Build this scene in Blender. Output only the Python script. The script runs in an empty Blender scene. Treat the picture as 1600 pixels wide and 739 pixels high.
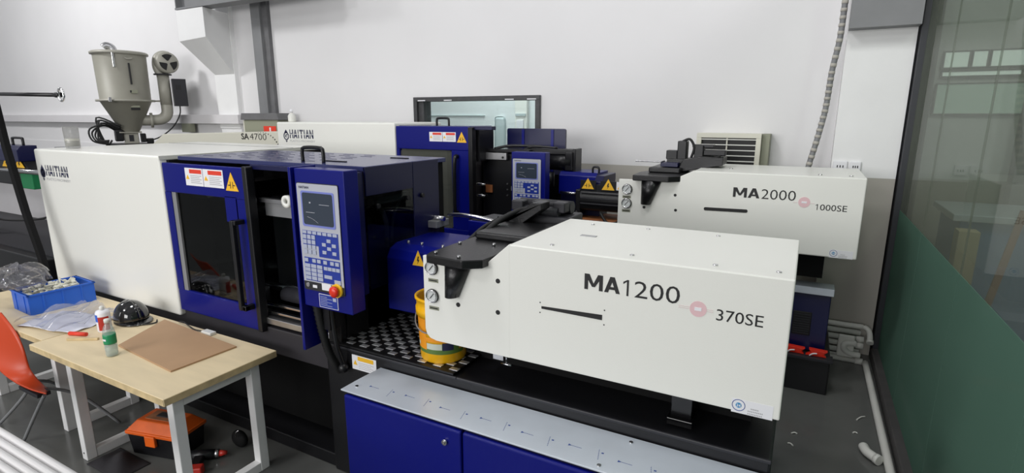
import bpy, bmesh, math, random
from mathutils import Vector, Matrix
random.seed(7)
scene = bpy.context.scene
COL = scene.collection
R = math.radians

# ------------------------------------------------------------------ camera
cam = bpy.data.objects.new('camera', bpy.data.cameras.new('camera'))
COL.objects.link(cam)
cam.location = (0, 0, 2.2)
cam.rotation_euler = (R(77.5), 0, R(28.3))
cam.data.sensor_width = 36
cam.data.lens = 36 * 850 / 1600
cam.data.clip_start = 0.05
scene.camera = cam

# ------------------------------------------------------------------ world and exposure
world = bpy.data.worlds.new('hall_daylight')
scene.world = world
world.use_nodes = True
world.node_tree.nodes['Background'].inputs[0].default_value = (0.93, 0.96, 1.0, 1)
world.node_tree.nodes['Background'].inputs[1].default_value = 0.36
vs = scene.view_settings
vs.view_transform = 'Standard'
vs.look = 'None'
vs.gamma = 1
vs.use_curve_mapping = False
vs.exposure = -0.09

def area(name, loc, target, sx, sy, power, col=(1, 1, 1)):
    l = bpy.data.lights.new(name, 'AREA')
    l.shape = 'RECTANGLE'
    l.size, l.size_y, l.energy, l.color = sx, sy, power, col
    o = bpy.data.objects.new(name, l)
    o.location = loc
    o.rotation_euler = (Vector(target) - Vector(loc)).to_track_quat('-Z', 'Y').to_euler()
    COL.objects.link(o)
    return o

area('high_bay_and_fill_light', (-11.5, 1.0, 6.3), (-13.5, 5.0, 2.0), 0.9, 0.9, 290)
area('high_bay_and_fill_light', (-3.2, 1.0, 6.3), (-3.4, 4.0, 1), 0.9, 0.9, 85)
area('high_bay_and_fill_light', (-5.0, -4.0, 6.3), (-4.0, 2.0, 0), 1.2, 1.2, 90)
area('high_bay_and_fill_light', (-0.4, 2.2, 6.3), (0.5, 5.4, 0), 0.8, 0.8, 60)
area('high_bay_and_fill_light', (2.7, 2.2, 5.6), (1.9, 5.6, 1.5), 0.8, 0.8, 80)  # added fill that brightens the room beyond the glass
area('window_and_fill_light', (-4.0, -7.0, 3.2), (-2.5, 4, 1.0), 9.0, 2.6, 570, (1, 0.99, 0.98))  # added frontal fill behind the camera, standing in for unseen rear windows
area('next_room_light', (-4.6, 8.4, 4.6), (-4.8, 8.4, 0), 2.5, 1.5, 200, (0.98, 1, 1))

# ------------------------------------------------------------------ materials
def S(r, g, b):
    f = lambda c: (c / 255 / 12.92) if c / 255 <= 0.04045 else ((c / 255 + 0.055) / 1.055) ** 2.4
    return (f(r), f(g), f(b), 1)

def mat(name, rgb, rough=0.5, metal=0.0, spec=0.5, var=0.0, scale=4.0, bump=0.0, bscale=60.0, stretch=None, coat=0.0, emit=None):
    m = bpy.data.materials.new(name)
    m.use_nodes = True
    nt = m.node_tree
    b = nt.nodes['Principled BSDF']
    c = S(*rgb)
    b.inputs['Base Color'].default_value = c
    b.inputs['Roughness'].default_value = rough
    b.inputs['Metallic'].default_value = metal
    b.inputs['Specular IOR Level'].default_value = spec
    b.inputs['Coat Weight'].default_value = coat
    if emit:
        b.inputs['Emission Color'].default_value = S(*rgb)
        b.inputs['Emission Strength'].default_value = emit
    if var or bump:
        tc = nt.nodes.new('ShaderNodeTexCoord')
        mp = nt.nodes.new('ShaderNodeMapping')
        nt.links.new(tc.outputs['Object'], mp.inputs[0])
        if stretch:
            mp.inputs['Scale'].default_value = stretch
    if var:
        n = nt.nodes.new('ShaderNodeTexNoise')
        n.inputs['Scale'].default_value = scale
        n.inputs['Detail'].default_value = 6
        nt.links.new(mp.outputs[0], n.inputs['Vector'])
        cr = nt.nodes.new('ShaderNodeValToRGB')
        cr.color_ramp.elements[0].position = 0.3
        cr.color_ramp.elements[1].position = 0.7
        cr.color_ramp.elements[0].color = [max(0, x * (1 - var)) for x in c[:3]] + [1]
        cr.color_ramp.elements[1].color = [min(1, x * (1 + var)) for x in c[:3]] + [1]
        nt.links.new(n.outputs['Fac'], cr.inputs[0])
        nt.links.new(cr.outputs[0], b.inputs['Base Color'])
    if bump:
        n2 = nt.nodes.new('ShaderNodeTexNoise')
        n2.inputs['Scale'].default_value = bscale
        nt.links.new(mp.outputs[0], n2.inputs['Vector'])
        bp = nt.nodes.new('ShaderNodeBump')
        bp.inputs['Strength'].default_value = bump
        bp.inputs['Distance'].default_value = 0.01
        nt.links.new(n2.outputs['Fac'], bp.inputs['Height'])
        nt.links.new(bp.outputs[0], b.inputs['Normal'])
    return m

def clear(name, tint, gloss=0.12, rough=0.02, body=None, bodyfac=0.0, film=False):
    """thin clear sheet: tinted see-through + fresnel gloss + optional milky body"""
    m = bpy.data.materials.new(name)
    m.use_nodes = True
    nt = m.node_tree
    nt.nodes.clear()
    out = nt.nodes.new('ShaderNodeOutputMaterial')
    tr = nt.nodes.new('ShaderNodeBsdfTransparent')
    tr.inputs[0].default_value = S(*tint)
    gl = nt.nodes.new('ShaderNodeBsdfGlossy')
    gl.inputs['Roughness'].default_value = rough
    lw = nt.nodes.new('ShaderNodeLayerWeight')
    lw.inputs['Blend'].default_value = 0.5
    pw = nt.nodes.new('ShaderNodeMath')
    pw.operation = 'POWER'
    pw.inputs[1].default_value = 4
    ma = nt.nodes.new('ShaderNodeMath')
    ma.operation = 'MULTIPLY_ADD'
    ma.inputs[1].default_value = min(0.9, gloss * 2)
    ma.inputs[2].default_value = 0.04
    mx = nt.nodes.new('ShaderNodeMixShader')
    nt.links.new(lw.outputs['Facing'], pw.inputs[0])
    nt.links.new(pw.outputs[0], ma.inputs[0])
    nt.links.new(ma.outputs[0], mx.inputs[0])
    nt.links.new(tr.outputs[0], mx.inputs[1])
    nt.links.new(gl.outputs[0], mx.inputs[2])
    last = mx
    if body:
        df = nt.nodes.new('ShaderNodeBsdfDiffuse')
        df.inputs[0].default_value = S(*body)
        m2 = nt.nodes.new('ShaderNodeMixShader')
        m2.inputs[0].default_value = bodyfac
        nt.links.new(mx.outputs[0], m2.inputs[1])
        nt.links.new(df.outputs[0], m2.inputs[2])
        last = m2
    nt.links.new(last.outputs[0], out.inputs[0])
    return m

M = dict(
    floor=mat('grey_epoxy_floor', (98, 99, 97), 0.2, var=0.18, scale=1.3, bump=0.04, bscale=9),
    wall=mat('white_wall_paint', (226, 225, 226), 0.85, var=0.025, scale=0.8, bump=0.05, bscale=30),
    dado=mat('grey_dado_paint', (178, 174, 166), 0.75, var=0.03, scale=1.2),
    ledge=mat('ledge_paint', (214, 212, 214), 0.8, var=0.03),
    column=mat('column_plaster', (236, 236, 236), 0.85, var=0.03, scale=2, bump=0.08, bscale=25),
    steel=mat('grey_painted_steel', (128, 129, 131), 0.55, var=0.08, scale=3),
    steel_dark=mat('weathered_steel', (104, 104, 106), 0.6, var=0.15, scale=5),
    white=mat('machine_white_paint', (233, 233, 227), 0.33, bump=0.05, bscale=220, spec=0.45),
    white_edge=mat('machine_rim_paint', (205, 206, 198), 0.4),
    blue=mat('machine_blue_paint', (5, 15, 112), 0.3, spec=0.3, bump=0.06, bscale=250),
    blue_top=mat('housing_blue_with_sheen', (56, 62, 112), 0.22, spec=1.0, metal=0.35, bump=0.06, bscale=220),  # paler than the doors: ceiling reflection on the roof put into the colour
    navy=mat('navy_paint', (10, 14, 62), 0.33),
    black=mat('black_paint', (22, 22, 25), 0.35, spec=0.4, bump=0.03, bscale=80),
    black_gloss=mat('black_gloss_paint', (14, 14, 16), 0.14, spec=0.5, var=0.2, scale=3),
    black_matt=mat('black_matt', (14, 14, 15), 0.75, spec=0.2),
    graphite=mat('graphite_paint', (40, 40, 45), 0.45, spec=0.4, var=0.08),
    sill=mat('dark_sill_paint', (48, 46, 50), 0.5, spec=0.4, var=0.1),
    rubber=mat('rubber', (24, 24, 25), 0.6),
    chrome=mat('chrome', (214, 214, 216), 0.16, metal=1.0),
    brushed=mat('brushed_steel', (186, 186, 188), 0.34, metal=1.0, var=0.12, scale=6, stretch=(1, 12, 1)),
    cast=mat('cast_iron_black', (26, 26, 28), 0.32, metal=0.25, bump=0.1, bscale=90),
    tread=mat('tread_metal', (222, 224, 226), 0.42, metal=0.85, var=0.2, scale=30),
    tread_base=mat('tread_plate_metal', (52, 52, 54), 0.4, metal=0.8, var=0.2, scale=12),
    ink=mat('black_print', (18, 18, 20), 0.5),
    ink_navy=mat('navy_print', (26, 30, 66), 0.5),
    ink_grey=mat('grey_print', (168, 168, 170), 0.6),
    ink_blue=mat('blue_print', (44, 72, 142), 0.6),
    pink=mat('pink_print', (226, 190, 194), 0.6),
    pink_line=mat('pink_line_print', (220, 204, 204), 0.6),
    sky_blue=mat('sticker_blue', (58, 142, 192), 0.5),
    sticker=mat('sticker_white', (232, 232, 236), 0.5),
    red=mat('warning_red', (222, 60, 38), 0.5),
    yellow=mat('warning_yellow', (240, 186, 40), 0.5),
    red_plastic=mat('red_plastic', (220, 44, 22), 0.3),
    yellow_plastic=mat('yellow_plastic', (238, 190, 40), 0.35),
    face=mat('panel_face_plate', (178, 180, 190), 0.4),
    key=mat('panel_keys', (170, 176, 196), 0.45),
    keyblue=mat('keypad_blue', (26, 52, 150), 0.4),
    screen=mat('lcd_screen', (58, 66, 78), 0.12, spec=0.6),
    film_rim=mat('screen_film_rim', (120, 130, 200), 0.3),
    gauge=mat('gauge_dial', (205, 208, 208), 0.35),
    sheet=mat('filmed_steel_sheet', (205, 212, 222), 0.3, metal=0.25, var=0.05, scale=5, bump=0.05, bscale=14),
    wood=mat('table_chipboard', (222, 204, 168), 0.55, var=0.06, scale=3, bump=0.05, bscale=60, stretch=(1, 6, 1)),
    wood_edge=mat('table_edge_band', (206, 184, 140), 0.6, var=0.2, scale=14),
    mdf=mat('mdf_board', (176, 142, 108), 0.65, var=0.05, scale=4),
    legs=mat('table_leg_white', (240, 240, 240), 0.4, var=0.03, scale=8),
    orange_chair=mat('orange_shell', (196, 64, 20), 0.4),
    orange=mat('orange_lid', (226, 98, 26), 0.4, var=0.12, scale=9),
    dust=mat('dusty_lid_panel', (156, 104, 72), 0.7, var=0.3, scale=12),
    crate=mat('blue_crate_plastic', (34, 98, 206), 0.4),
    cream=mat('cream_plastic', (226, 224, 208), 0.5),
    paper=mat('paper', (228, 230, 240), 0.7),
    helmet=mat('helmet_black', (12, 12, 14), 0.1, spec=0.7, coat=0.6),
    bucket=mat('bucket_yellow', (240, 180, 22), 0.32),
    bucket_red=mat('bucket_orange_print', (234, 150, 28), 0.4),
    bucket_green=mat('bucket_green_print', (86, 116, 50), 0.4),
    bucket_pale=mat('bucket_pale_print', (198, 204, 190), 0.4),
    green_label=mat('bottle_green_label', (30, 140, 92), 0.4),
    pvc=mat('white_pvc', (222, 222, 216), 0.35, var=0.03),
    ribwhite=mat('white_pvc_near', (226, 224, 224), 0.4),
    beige=mat('beige_plastic', (212, 210, 196), 0.5),
    olive=mat('olive_grey_metal', (142, 144, 126), 0.55),
    hopper=mat('hopper_grey_paint', (146, 144, 133), 0.5, metal=0.05, var=0.05, scale=4),
    hopper_light=mat('hopper_duct_paint', (164, 162, 152), 0.45, metal=0.1),
    curb=mat('curb_grey', (72, 70, 70), 0.6, var=0.15, scale=8),
    post=mat('dark_steel_post', (44, 46, 52), 0.4),
    winframe=mat('window_frame_dark', (62, 62, 64), 0.45, var=0.2, scale=20),
    pale=mat('pale_room_paint', (222, 226, 227), 0.7),
    pale2=mat('pale_panel', (186, 198, 200), 0.6),
    copper=mat('copper_hose', (150, 92, 60), 0.4, metal=0.5),
    wood_brown=mat('brown_block', (150, 92, 52), 0.6, var=0.15, scale=8),
    card=mat('cardboard', (196, 178, 140), 0.75, var=0.06),
    bench_blue=mat('bench_blue', (92, 130, 176), 0.5),
    green_cloth=mat('green_plastic', (30, 130, 80), 0.5),
    greybag=mat('charcoal_fabric', (44, 42, 46), 0.85, bump=0.3, bscale=25),
    redtool=mat('red_tool_plastic', (178, 44, 34), 0.4),
    frost=mat('frosted_window', (196, 214, 206), 0.6, emit=0.35),
    lightbox=mat('window_and_fill_light', (232, 240, 240), 0.6, emit=0.9),
    winglass=clear('window_glass', (246, 252, 251), 0.25),
    partglass=clear('partition_glass', (206, 214, 206), 0.13, body=(156, 160, 148), bodyfac=0.2),
    greenfilm=clear('green_frosted_film', (40, 90, 70), 0.12, 0.08, body=(92, 124, 109), bodyfac=0.84),
    plexihaze=clear('plexi_reflection_haze', (170, 172, 168), 0.25, body=(120, 122, 114), bodyfac=0.35),  # milky grey body imitates reflections on the rear door window
    plexi=clear('door_plexi', (170, 176, 176), 0.25),
    pet=clear('pet_plastic', (238, 244, 242), 0.3, body=(235, 240, 240), bodyfac=0.2),
    bag=clear('plastic_bag', (222, 222, 228), 0.4, 0.12, body=(220, 222, 230), bodyfac=0.22),
    bagclear=clear('clear_bag', (232, 232, 236), 0.45, 0.12, body=(215, 215, 220), bodyfac=0.07),
    cup=clear('cup_plastic', (232, 232, 232), 0.35, 0.1, body=(225, 225, 222), bodyfac=0.18),
)

# tabletop, floor and hazards use only plain colours; the dado line is a separate paint band (geometry below)

# ------------------------------------------------------------------ mesh building
ORG = {}

class MB:
    def __init__(s):
        s.bm = bmesh.new()

    def _merge(s, t, mtx=None):
        me = bpy.data.meshes.new('tmp')
        t.to_mesh(me)
        t.free()
        if mtx is not None:
            me.transform(mtx)
        s.bm.from_mesh(me)
        bpy.data.meshes.remove(me)
        return s

    def box(s, x0, x1, y0, y1, z0, z1, bev=0.0, seg=2, mtx=None):
        t = bmesh.new()
        bmesh.ops.create_cube(t, size=1)
        for v in t.verts:
            v.co = Vector(((x0 + x1) / 2 + v.co.x * (x1 - x0), (y0 + y1) / 2 + v.co.y * (y1 - y0), (z0 + z1) / 2 + v.co.z * (z1 - z0)))
        if bev:
            bmesh.ops.bevel(t, geom=list(t.edges), offset=bev, segments=seg, affect='EDGES', profile=0.5)
        return s._merge(t, mtx)

    def prism(s, pts, axis, a0, a1, bev=0.0, mtx=None):
        t = bmesh.new()
        def P(p, a):
            return {'y': (p[0], a, p[1]), 'x': (a, p[0], p[1]), 'z': (p[0], p[1], a)}[axis]
        A = [t.verts.new(P(p, a0)) for p in pts]
        B = [t.verts.new(P(p, a1)) for p in pts]
        t.faces.new(A)
        t.faces.new(B[::-1])
        n = len(pts)
        for i in range(n):
            t.faces.new((A[i], B[i], B[(i + 1) % n], A[(i + 1) % n]))
        bmesh.ops.recalc_face_normals(t, faces=t.faces)
        if bev:
            bmesh.ops.bevel(t, geom=list(t.edges), offset=bev, segments=2, affect='EDGES', profile=0.5)
        return s._merge(t, mtx)

    def hexa(s, A, B):
        t = bmesh.new()
        a = [t.verts.new(p) for p in A]
        b_ = [t.verts.new(p) for p in B]
        t.faces.new(a)
        t.faces.new(b_[::-1])
        for i in range(4):
            t.faces.new((a[i], b_[i], b_[(i + 1) % 4], a[(i + 1) % 4]))
        bmesh.ops.recalc_face_normals(t, faces=t.faces)
        return s._merge(t)

    def cyl(s, p0, p1, r0, r1=None, seg=20, caps=True, mtx=None):
        r1 = r0 if r1 is None else r1
        p0, p1 = Vector(p0), Vector(p1)
        d = p1 - p0
        t = bmesh.new()
        bmesh.ops.create_cone(t, cap_ends=caps, segments=seg, radius1=r0, radius2=r1, depth=d.length)
        q = d.to_track_quat('Z', 'Y').to_matrix().to_4x4()
        bmesh.ops.transform(t, matrix=Matrix.Translation((p0 + p1) / 2) @ q, verts=t.verts)
        for f in t.faces:
            f.smooth = len(f.verts) == 4
        return s._merge(t, mtx)

    def tube(s, pts, r, seg=8, closed=False, mtx=None, radii=None, smooth=True, n=5, rings=False):
        P = [Vector(p) for p in pts]
        if smooth and len(P) > 2:
            Q = []
            m = len(P)
            rng = range(m) if closed else range(m - 1)
            for i in rng:
                a = P[(i - 1) % m] if (closed or i > 0) else P[0]
                b, c = P[i], P[(i + 1) % m]
                d = P[(i + 2) % m] if (closed or i + 2 < m) else P[-1]
                for k in range(n):
                    u = k / n
                    Q.append(0.5 * ((2 * b) + (c - a) * u + (2 * a - 5 * b + 4 * c - d) * u * u + (3 * b - a - 3 * c + d) * u ** 3))
            if not closed:
                Q.append(P[-1])
            P = Q
        t = bmesh.new()
        loops = []
        up = Vector((0.03, 0.05, 1)).normalized()
        m = len(P)
        for i, p in enumerate(P):
            if closed:
                d = P[(i + 1) % m] - P[i - 1]
            else:
                d = P[min(i + 1, m - 1)] - P[max(i - 1, 0)]
            d.normalize()
            u = up - d * up.dot(d)
            if u.length < 0.05:
                u = Vector((1, 0, 0)) - d * d.x
            u.normalize()
            w = d.cross(u)
            up = u
            rr = r
            if rings:
                rr = r * (1.0 if i % 2 else 0.8)
            if radii:
                rr = radii(i / (m - 1))
            loops.append([t.verts.new(p + (u * math.cos(a) + w * math.sin(a)) * rr) for a in [2 * math.pi * k / seg for k in range(seg)]])
        rng = range(m) if closed else range(m - 1)
        for i in rng:
            A, B = loops[i], loops[(i + 1) % m]
            for k in range(seg):
                f = t.faces.new((A[k], A[(k + 1) % seg], B[(k + 1) % seg], B[k]))
                f.smooth = True
        if not closed:
            t.faces.new(loops[0][::-1])
            t.faces.new(loops[-1])
        bmesh.ops.recalc_face_normals(t, faces=t.faces)
        return s._merge(t, mtx)

    def lathe(s, c, prof, seg=32, mtx=None, a0=0, a1=360):
        t = bmesh.new()
        full = abs(a1 - a0) >= 360
        N = seg if full else seg + 1
        rows = []
        for r, z in prof:
            rows.append([t.verts.new((c[0] + r * math.cos(R(a0 + (a1 - a0) * k / seg)), c[1] + r * math.sin(R(a0 + (a1 - a0) * k / seg)), c[2] + z)) for k in range(N)])
        for A, B in zip(rows, rows[1:]):
            for k in range(seg):
                f = t.faces.new((A[k], A[(k + 1) % N], B[(k + 1) % N], B[k]))
                f.smooth = True
        if full:
            if prof[0][0] > 1e-4:
                t.faces.new(rows[0][::-1])
            if prof[-1][0] > 1e-4:
                t.faces.new(rows[-1])
        bmesh.ops.remove_doubles(t, verts=t.verts, dist=1e-5)
        return s._merge(t, mtx)

    def ring(s, c, ri, ro, axis, t0, seg=28):
        """flat annulus with thickness t0, facing axis 'y' or 'z' """
        pr = [(ri, -t0 / 2), (ro, -t0 / 2), (ro, t0 / 2), (ri, t0 / 2), (ri, -t0 / 2)]
        mtx = Matrix.Translation(c) @ (Matrix.Rotation(R(90), 4, 'X') if axis == 'y' else Matrix.Identity(4))
        return s.lathe((0, 0, 0), pr, seg, mtx)

    def sphere(s, c, r, sx=1, sy=1, sz=1, seg=20, mtx=None):
        t = bmesh.new()
        bmesh.ops.create_uvsphere(t, u_segments=seg, v_segments=seg // 2 + 2, radius=r)
        bmesh.ops.transform(t, matrix=Matrix.Translation(c) @ Matrix.Diagonal((sx, sy, sz, 1)), verts=t.verts)
        for f in t.faces:
            f.smooth = True
        return s._merge(t, mtx)

    def grid(s, nx, ny, fn, thick=0.0):
        t = bmesh.new()
        V = [[t.verts.new(fn(i / nx, j / ny)) for j in range(ny + 1)] for i in range(nx + 1)]
        for i in range(nx):
            for j in range(ny):
                f = t.faces.new((V[i][j], V[i + 1][j], V[i + 1][j + 1], V[i][j + 1]))
                f.smooth = True
        if thick:
            bmesh.ops.recalc_face_normals(t, faces=t.faces)
            bmesh.ops.solidify(t, geom=list(t.faces), thickness=thick)
        return s._merge(t)

    def mesh(s, me):
        s.bm.from_mesh(me)
        return s

    def out(s, name, m, parent=None, label=None, stuff=False, mtx=None):
        if mtx is not None:
            bmesh.ops.transform(s.bm, matrix=mtx, verts=s.bm.verts)
        me = bpy.data.meshes.new(name)
        if parent is None:
            xs = [v.co for v in s.bm.verts]
            o3 = Vector(((min(v.x for v in xs) + max(v.x for v in xs)) / 2, (min(v.y for v in xs) + max(v.y for v in xs)) / 2, min(v.z for v in xs)))
        else:
            o3 = ORG[parent.name]
        bmesh.ops.translate(s.bm, vec=-o3, verts=s.bm.verts)
        s.bm.to_mesh(me)
        s.bm.free()
        me.materials.append(M[m])
        o = bpy.data.objects.new(name, me)
        COL.objects.link(o)
        ORG[o.name] = o3.copy()
        if parent is None:
            o.location = o3
        else:
            o.parent = parent
        if label:
            o['label'] = label
        if stuff:
            o['kind'] = 'stuff'
        return o

def thing(name, label, cat, loc, group=None):
    o = bpy.data.objects.new(name, None)
    o.empty_display_size = 0.1
    COL.objects.link(o)
    o.location = loc
    ORG[o.name] = Vector(loc)
    return tag(o, label, cat, group)

def tag(o, label, cat, group=None):
    o['label'] = label
    o['category'] = cat
    if group:
        o['group'] = group
    return o

def struct(o):
    o['kind'] = 'structure'
    return o

GLYPH = {
 'M': [[(0, 0), (.2, 0), (.2, 1), (0, 1)], [(.8, 0), (1, 0), (1, 1), (.8, 1)], [(.0, 1), (.27, 1), (.58, .2), (.42, .2)], [(.73, 1), (1, 1), (.58, .2), (.42, .2)]],
 'A': [[(0, 0), (.25, 0), (.62, 1), (.36, 1)], [(1, 0), (.75, 0), (.38, 1), (.64, 1)], [(.24, .2), (.76, .2), (.7, .37), (.3, .37)]],
 'H': [[(0, 0), (.26, 0), (.26, 1), (0, 1)], [(.74, 0), (1, 0), (1, 1), (.74, 1)], [(.2, .4), (.8, .4), (.8, .6), (.2, .6)]],
 'I': [[(.2, 0), (.8, 0), (.8, 1), (.2, 1)]],
 'T': [[(0, .8), (1, .8), (1, 1), (0, 1)], [(.37, 0), (.63, 0), (.63, .9), (.37, .9)]],
 '1': [[(.46, 0), (.62, 0), (.62, 1), (.46, 1)], [(.16, .72), (.16, .86), (.5, 1), (.6, .96)]],
 'N': [[(0, 0), (.25, 0), (.25, 1), (0, 1)], [(.75, 0), (1, 0), (1, 1), (.75, 1)], [(0, 1), (.28, 1), (1, 0), (.72, 0)]],
}
def block_text(name, txt, x0, x1, z0, z1, y, m, parent, gap=0.12):
    wd = {'I': 0.42, 'M': 1.2, '1': 1.0}
    tot = sum(wd.get(c, 1) for c in txt) + gap * (len(txt) - 1)
    k = (x1 - x0) / tot
    b = MB()
    x = x0
    for n, c in enumerate(txt):
        w_ = wd.get(c, 1) * k
        for q, poly in enumerate(GLYPH[c]):
            b.prism([(x + p[0] * w_, z0 + p[1] * (z1 - z0)) for p in poly], 'y', y - 0.0004 - 0.00012 * q, y + 0.0006)
        x += w_ + gap * k
    return b.out(name, m, parent)

def text_mesh(txt, x0, x1, z0, z1, y, bold=0.0, shear=0.0):
    cu = bpy.data.curves.new('lettering', 'FONT')
    cu.body = txt
    cu.offset = bold
    cu.shear = shear
    cu.extrude = 0.0
    cu.resolution_u = 3
    ob = bpy.data.objects.new('lettering_tmp', cu)
    COL.objects.link(ob)
    bpy.context.view_layer.update()
    me = bpy.data.meshes.new_from_object(ob)
    bpy.data.objects.remove(ob)
    xs = [v.co.x for v in me.vertices]
    ys = [v.co.y for v in me.vertices]
    ax, bx, ay, by = min(xs), max(xs), min(ys), max(ys)
    for v in me.vertices:
        u = (v.co.x - ax) / (bx - ax)
        w = (v.co.y - ay) / (by - ay)
        v.co = (x0 + u * (x1 - x0), y, z0 + w * (z1 - z0))
    return me

def text(name, txt, x0, x1, z0, z1, y, m, parent, bold=0.0, shear=0.0, mtx=None, label=None):
    me = text_mesh(txt, x0, x1, z0, z1, y, bold, shear)
    b = MB().mesh(me)
    bpy.data.meshes.remove(me)
    return b.out(name, m, parent, label, mtx=mtx)

# ------------------------------------------------------------------ structure
XW0, XW1 = -22.0, 6.0
struct(MB().box(XW0, XW1, -9, 10.5, -0.1, 0).out('floor', 'floor'))

WX0, WX1, WZ0, WZ1 = -4.70, -2.84, 1.15, 2.44           # interior window
CX0, CX1 = 0.90, 2.6                                     # daylight windows beyond the glass
w = MB()
DZ = 1.66
w.box(XW0, WX0, 6.0, 6.15, DZ, 7)
w.box(WX0, WX1, 6.0, 6.15, WZ1, 7)
w.box(WX1, XW1, 6.0, 6.15, DZ, 7)
wall_back = struct(w.out('wall_back', 'wall'))
w = MB()
w.box(XW0, WX0, 6.0, 6.15, 0, DZ)
w.box(WX0, WX1, 6.0, 6.15, 0, WZ0)
w.box(WX1, XW1, 6.0, 6.15, 0, DZ)
w.out('painted_dado', 'dado', wall_back)
# left part of the wall is white right down and carries a ledge
MB().box(XW0, -7.95, 5.985, 6.0, 0, DZ).out('white_lower_band', 'wall', wall_back)
MB().box(XW0, -8.22, 5.86, 6.0, 2.07, 2.22, 0.006).out('ledge', 'ledge', wall_back)
MB().box(XW0, -8.22, 5.93, 6.0, 1.44, 1.47).out('conduit_strip', 'steel', wall_back)

col = struct(MB().box(-8.80, -8.28, 5.93, 6.05, 2.0, 7).out('wall_column', 'column'))
MB().hexa([(-8.78, 5.93, 2.86), (-8.30, 5.93, 2.86), (-8.30, 5.93, 3.78), (-8.78, 5.93, 3.78)],
          [(-8.78, 5.40, 3.33), (-8.12, 5.40, 3.36), (-8.12, 5.40, 3.78), (-8.78, 5.40, 3.78)]).out('corbel', 'column', col)
MB().box(-8.80, -8.28, 5.95, 6.0, 0, 2.0).out('column_foot', 'column', col)
# steel crane runway beam on the corbel
b = MB()
b.box(-8.80, -5.6, 5.40, 5.62, 3.790, 3.815)
b.box(-8.80, -5.6, 5.50, 5.52, 3.815, 4.140)
b.box(-8.80, -5.6, 5.40, 5.62, 4.140, 4.165)
for x in (-8.78, -7.2, -5.7):
    b.box(x, x + 0.02, 5.40, 5.62, 3.810, 4.140)
beam = struct(b.out('trim_1', 'steel'))
# dark grey down-duct beside the column
d = MB()
d.box(-7.72, -7.52, 5.90, 6.0, 0, 7)
duct = struct(d.out('trim_2', 'steel'))
MB().box(-7.52, -7.40, 5.94, 6.0, 0, 7).out('duct_flange', 'steel_dark', duct)
# right pilaster and grey block on its upper front
pil = struct(MB().box(0.20, 0.70, 5.78, 6.02, DZ, 7).out('wall_pilaster', 'column'))
MB().box(0.20, 0.70, 5.78, 6.02, 0, DZ).out('painted_dado', 'dado', pil)
hb = struct(MB().box(0.20, 0.70, 5.62, 5.78, 2.92, 3.4).out('trim_3', 'steel'))

# next room behind the interior window
room = struct(MB().box(-9, 0, 8.8, 8.9, 0, 4.8).out('wall_next_room', 'pale'))
MB().box(-5.07, -4.86, 8.74, 8.8, 1.3, 2.19, 0.05, 3).out('rounded_door_panel', 'pale2', room)
MB().box(-4.64, -4.40, 8.72, 8.8, 0.9, 3.2, 0.01).out('white_cabinet_front', 'white', room)
MB().box(-4.62, -4.42, 8.70, 8.72, 2.20, 2.24).out('cabinet_louvre', 'pale2', room)
MB().box(-4.60, -4.46, 8.70, 8.72, 1.6, 2.13, 0.004).out('cabinet_badge_plate', 'sticker', room)
MB().box(-7.2, -5.3, 8.78, 8.8, 2.20, 2.215).out('panel_joint', 'pale2', room)
MB().box(-7.2, -7.185, 8.78, 8.8, 1.0, 3.4).out('panel_joint', 'pale2', room)
MB().box(-6.6, -6.585, 8.78, 8.8, 1.0, 2.20).out('panel_joint', 'pale2', room)
MB().box(-9, 0, 6.15, 8.8, 4.8, 4.9).out('ceiling_slab', 'pale', room)

def frame_pieces(x0, x1, y0, y1, z0, z1, t, root, m, names=('frame_rail', 'frame_stile')):
    for a in (z0, z1 - t):
        MB().box(x0, x1, y0, y1, a, a + t, 0.003).out(names[0], m, root)
    for a in (x0, x1 - t):
        MB().box(a, a + t, y0, y1, z0 + t, z1 - t, 0.003).out(names[1], m, root)

win = bpy.data.objects.new('window_1', None)
COL.objects.link(win)
win.location = (WX0, 6.0, WZ0)
ORG[win.name] = Vector(win.location)
struct(win)
frame_pieces(WX0, WX1, 5.95, 6.15, WZ0, WZ1, 0.055, win, 'winframe')
MB().box(WX0 + 0.055, WX0 + 0.14, 5.99, 6.15, WZ0 + 0.055, WZ1 - 0.055).out('frame_jamb', 'winframe', win)
MB().box(WX0 + 0.055, WX1 - 0.055, 6.06, 6.066, WZ0 + 0.055, WZ1 - 0.055).out('pane', 'winglass', win)
for x in (-4.62, -4.2, -3.3, -3.0):
    MB().box(x, x + 0.12, 5.945, 5.952, WZ1 - 0.05, WZ1 - 0.038).out('worn_paint_strip', 'sticker', win)

# glass partition running towards the camera
GX = 0.76
gp = bpy.data.objects.new('wall_right', None)
COL.objects.link(gp)
gp.location = (GX, 5.8, 0)
ORG[gp.name] = Vector(gp.location)
struct(gp)
MB().box(0.715, 0.80, 5.72, 5.90, 0, 4.2, 0.004).out('end_post', 'post', gp)
MB().box(0.80, 0.86, 5.78, 5.90, 0, 4.2).out('end_post_flange', 'steel_dark', gp)
MB().box(0.70, 0.86, -2.0, 5.72, 0, 0.10, 0.008).out('curb', 'curb', gp)
MB().box(0.74, 0.80, -2.0, 5.72, 4.1, 4.2).out('head_rail', 'post', gp)
FZ = 1.40
ys = [5.72, 4.62, 3.50, 2.35, 1.2, 0.0, -1.9]
for a, c in zip(ys, ys[1:]):
    MB().box(GX, GX + 0.012, c + 0.004, a - 0.004, 0.10, 4.1).out('glass_pane', 'partglass', gp)
    MB().box(GX - 0.004, GX - 0.001, c + 0.004, a - 0.004, 0.10, FZ).out('frosted_film', 'greenfilm', gp)

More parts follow.
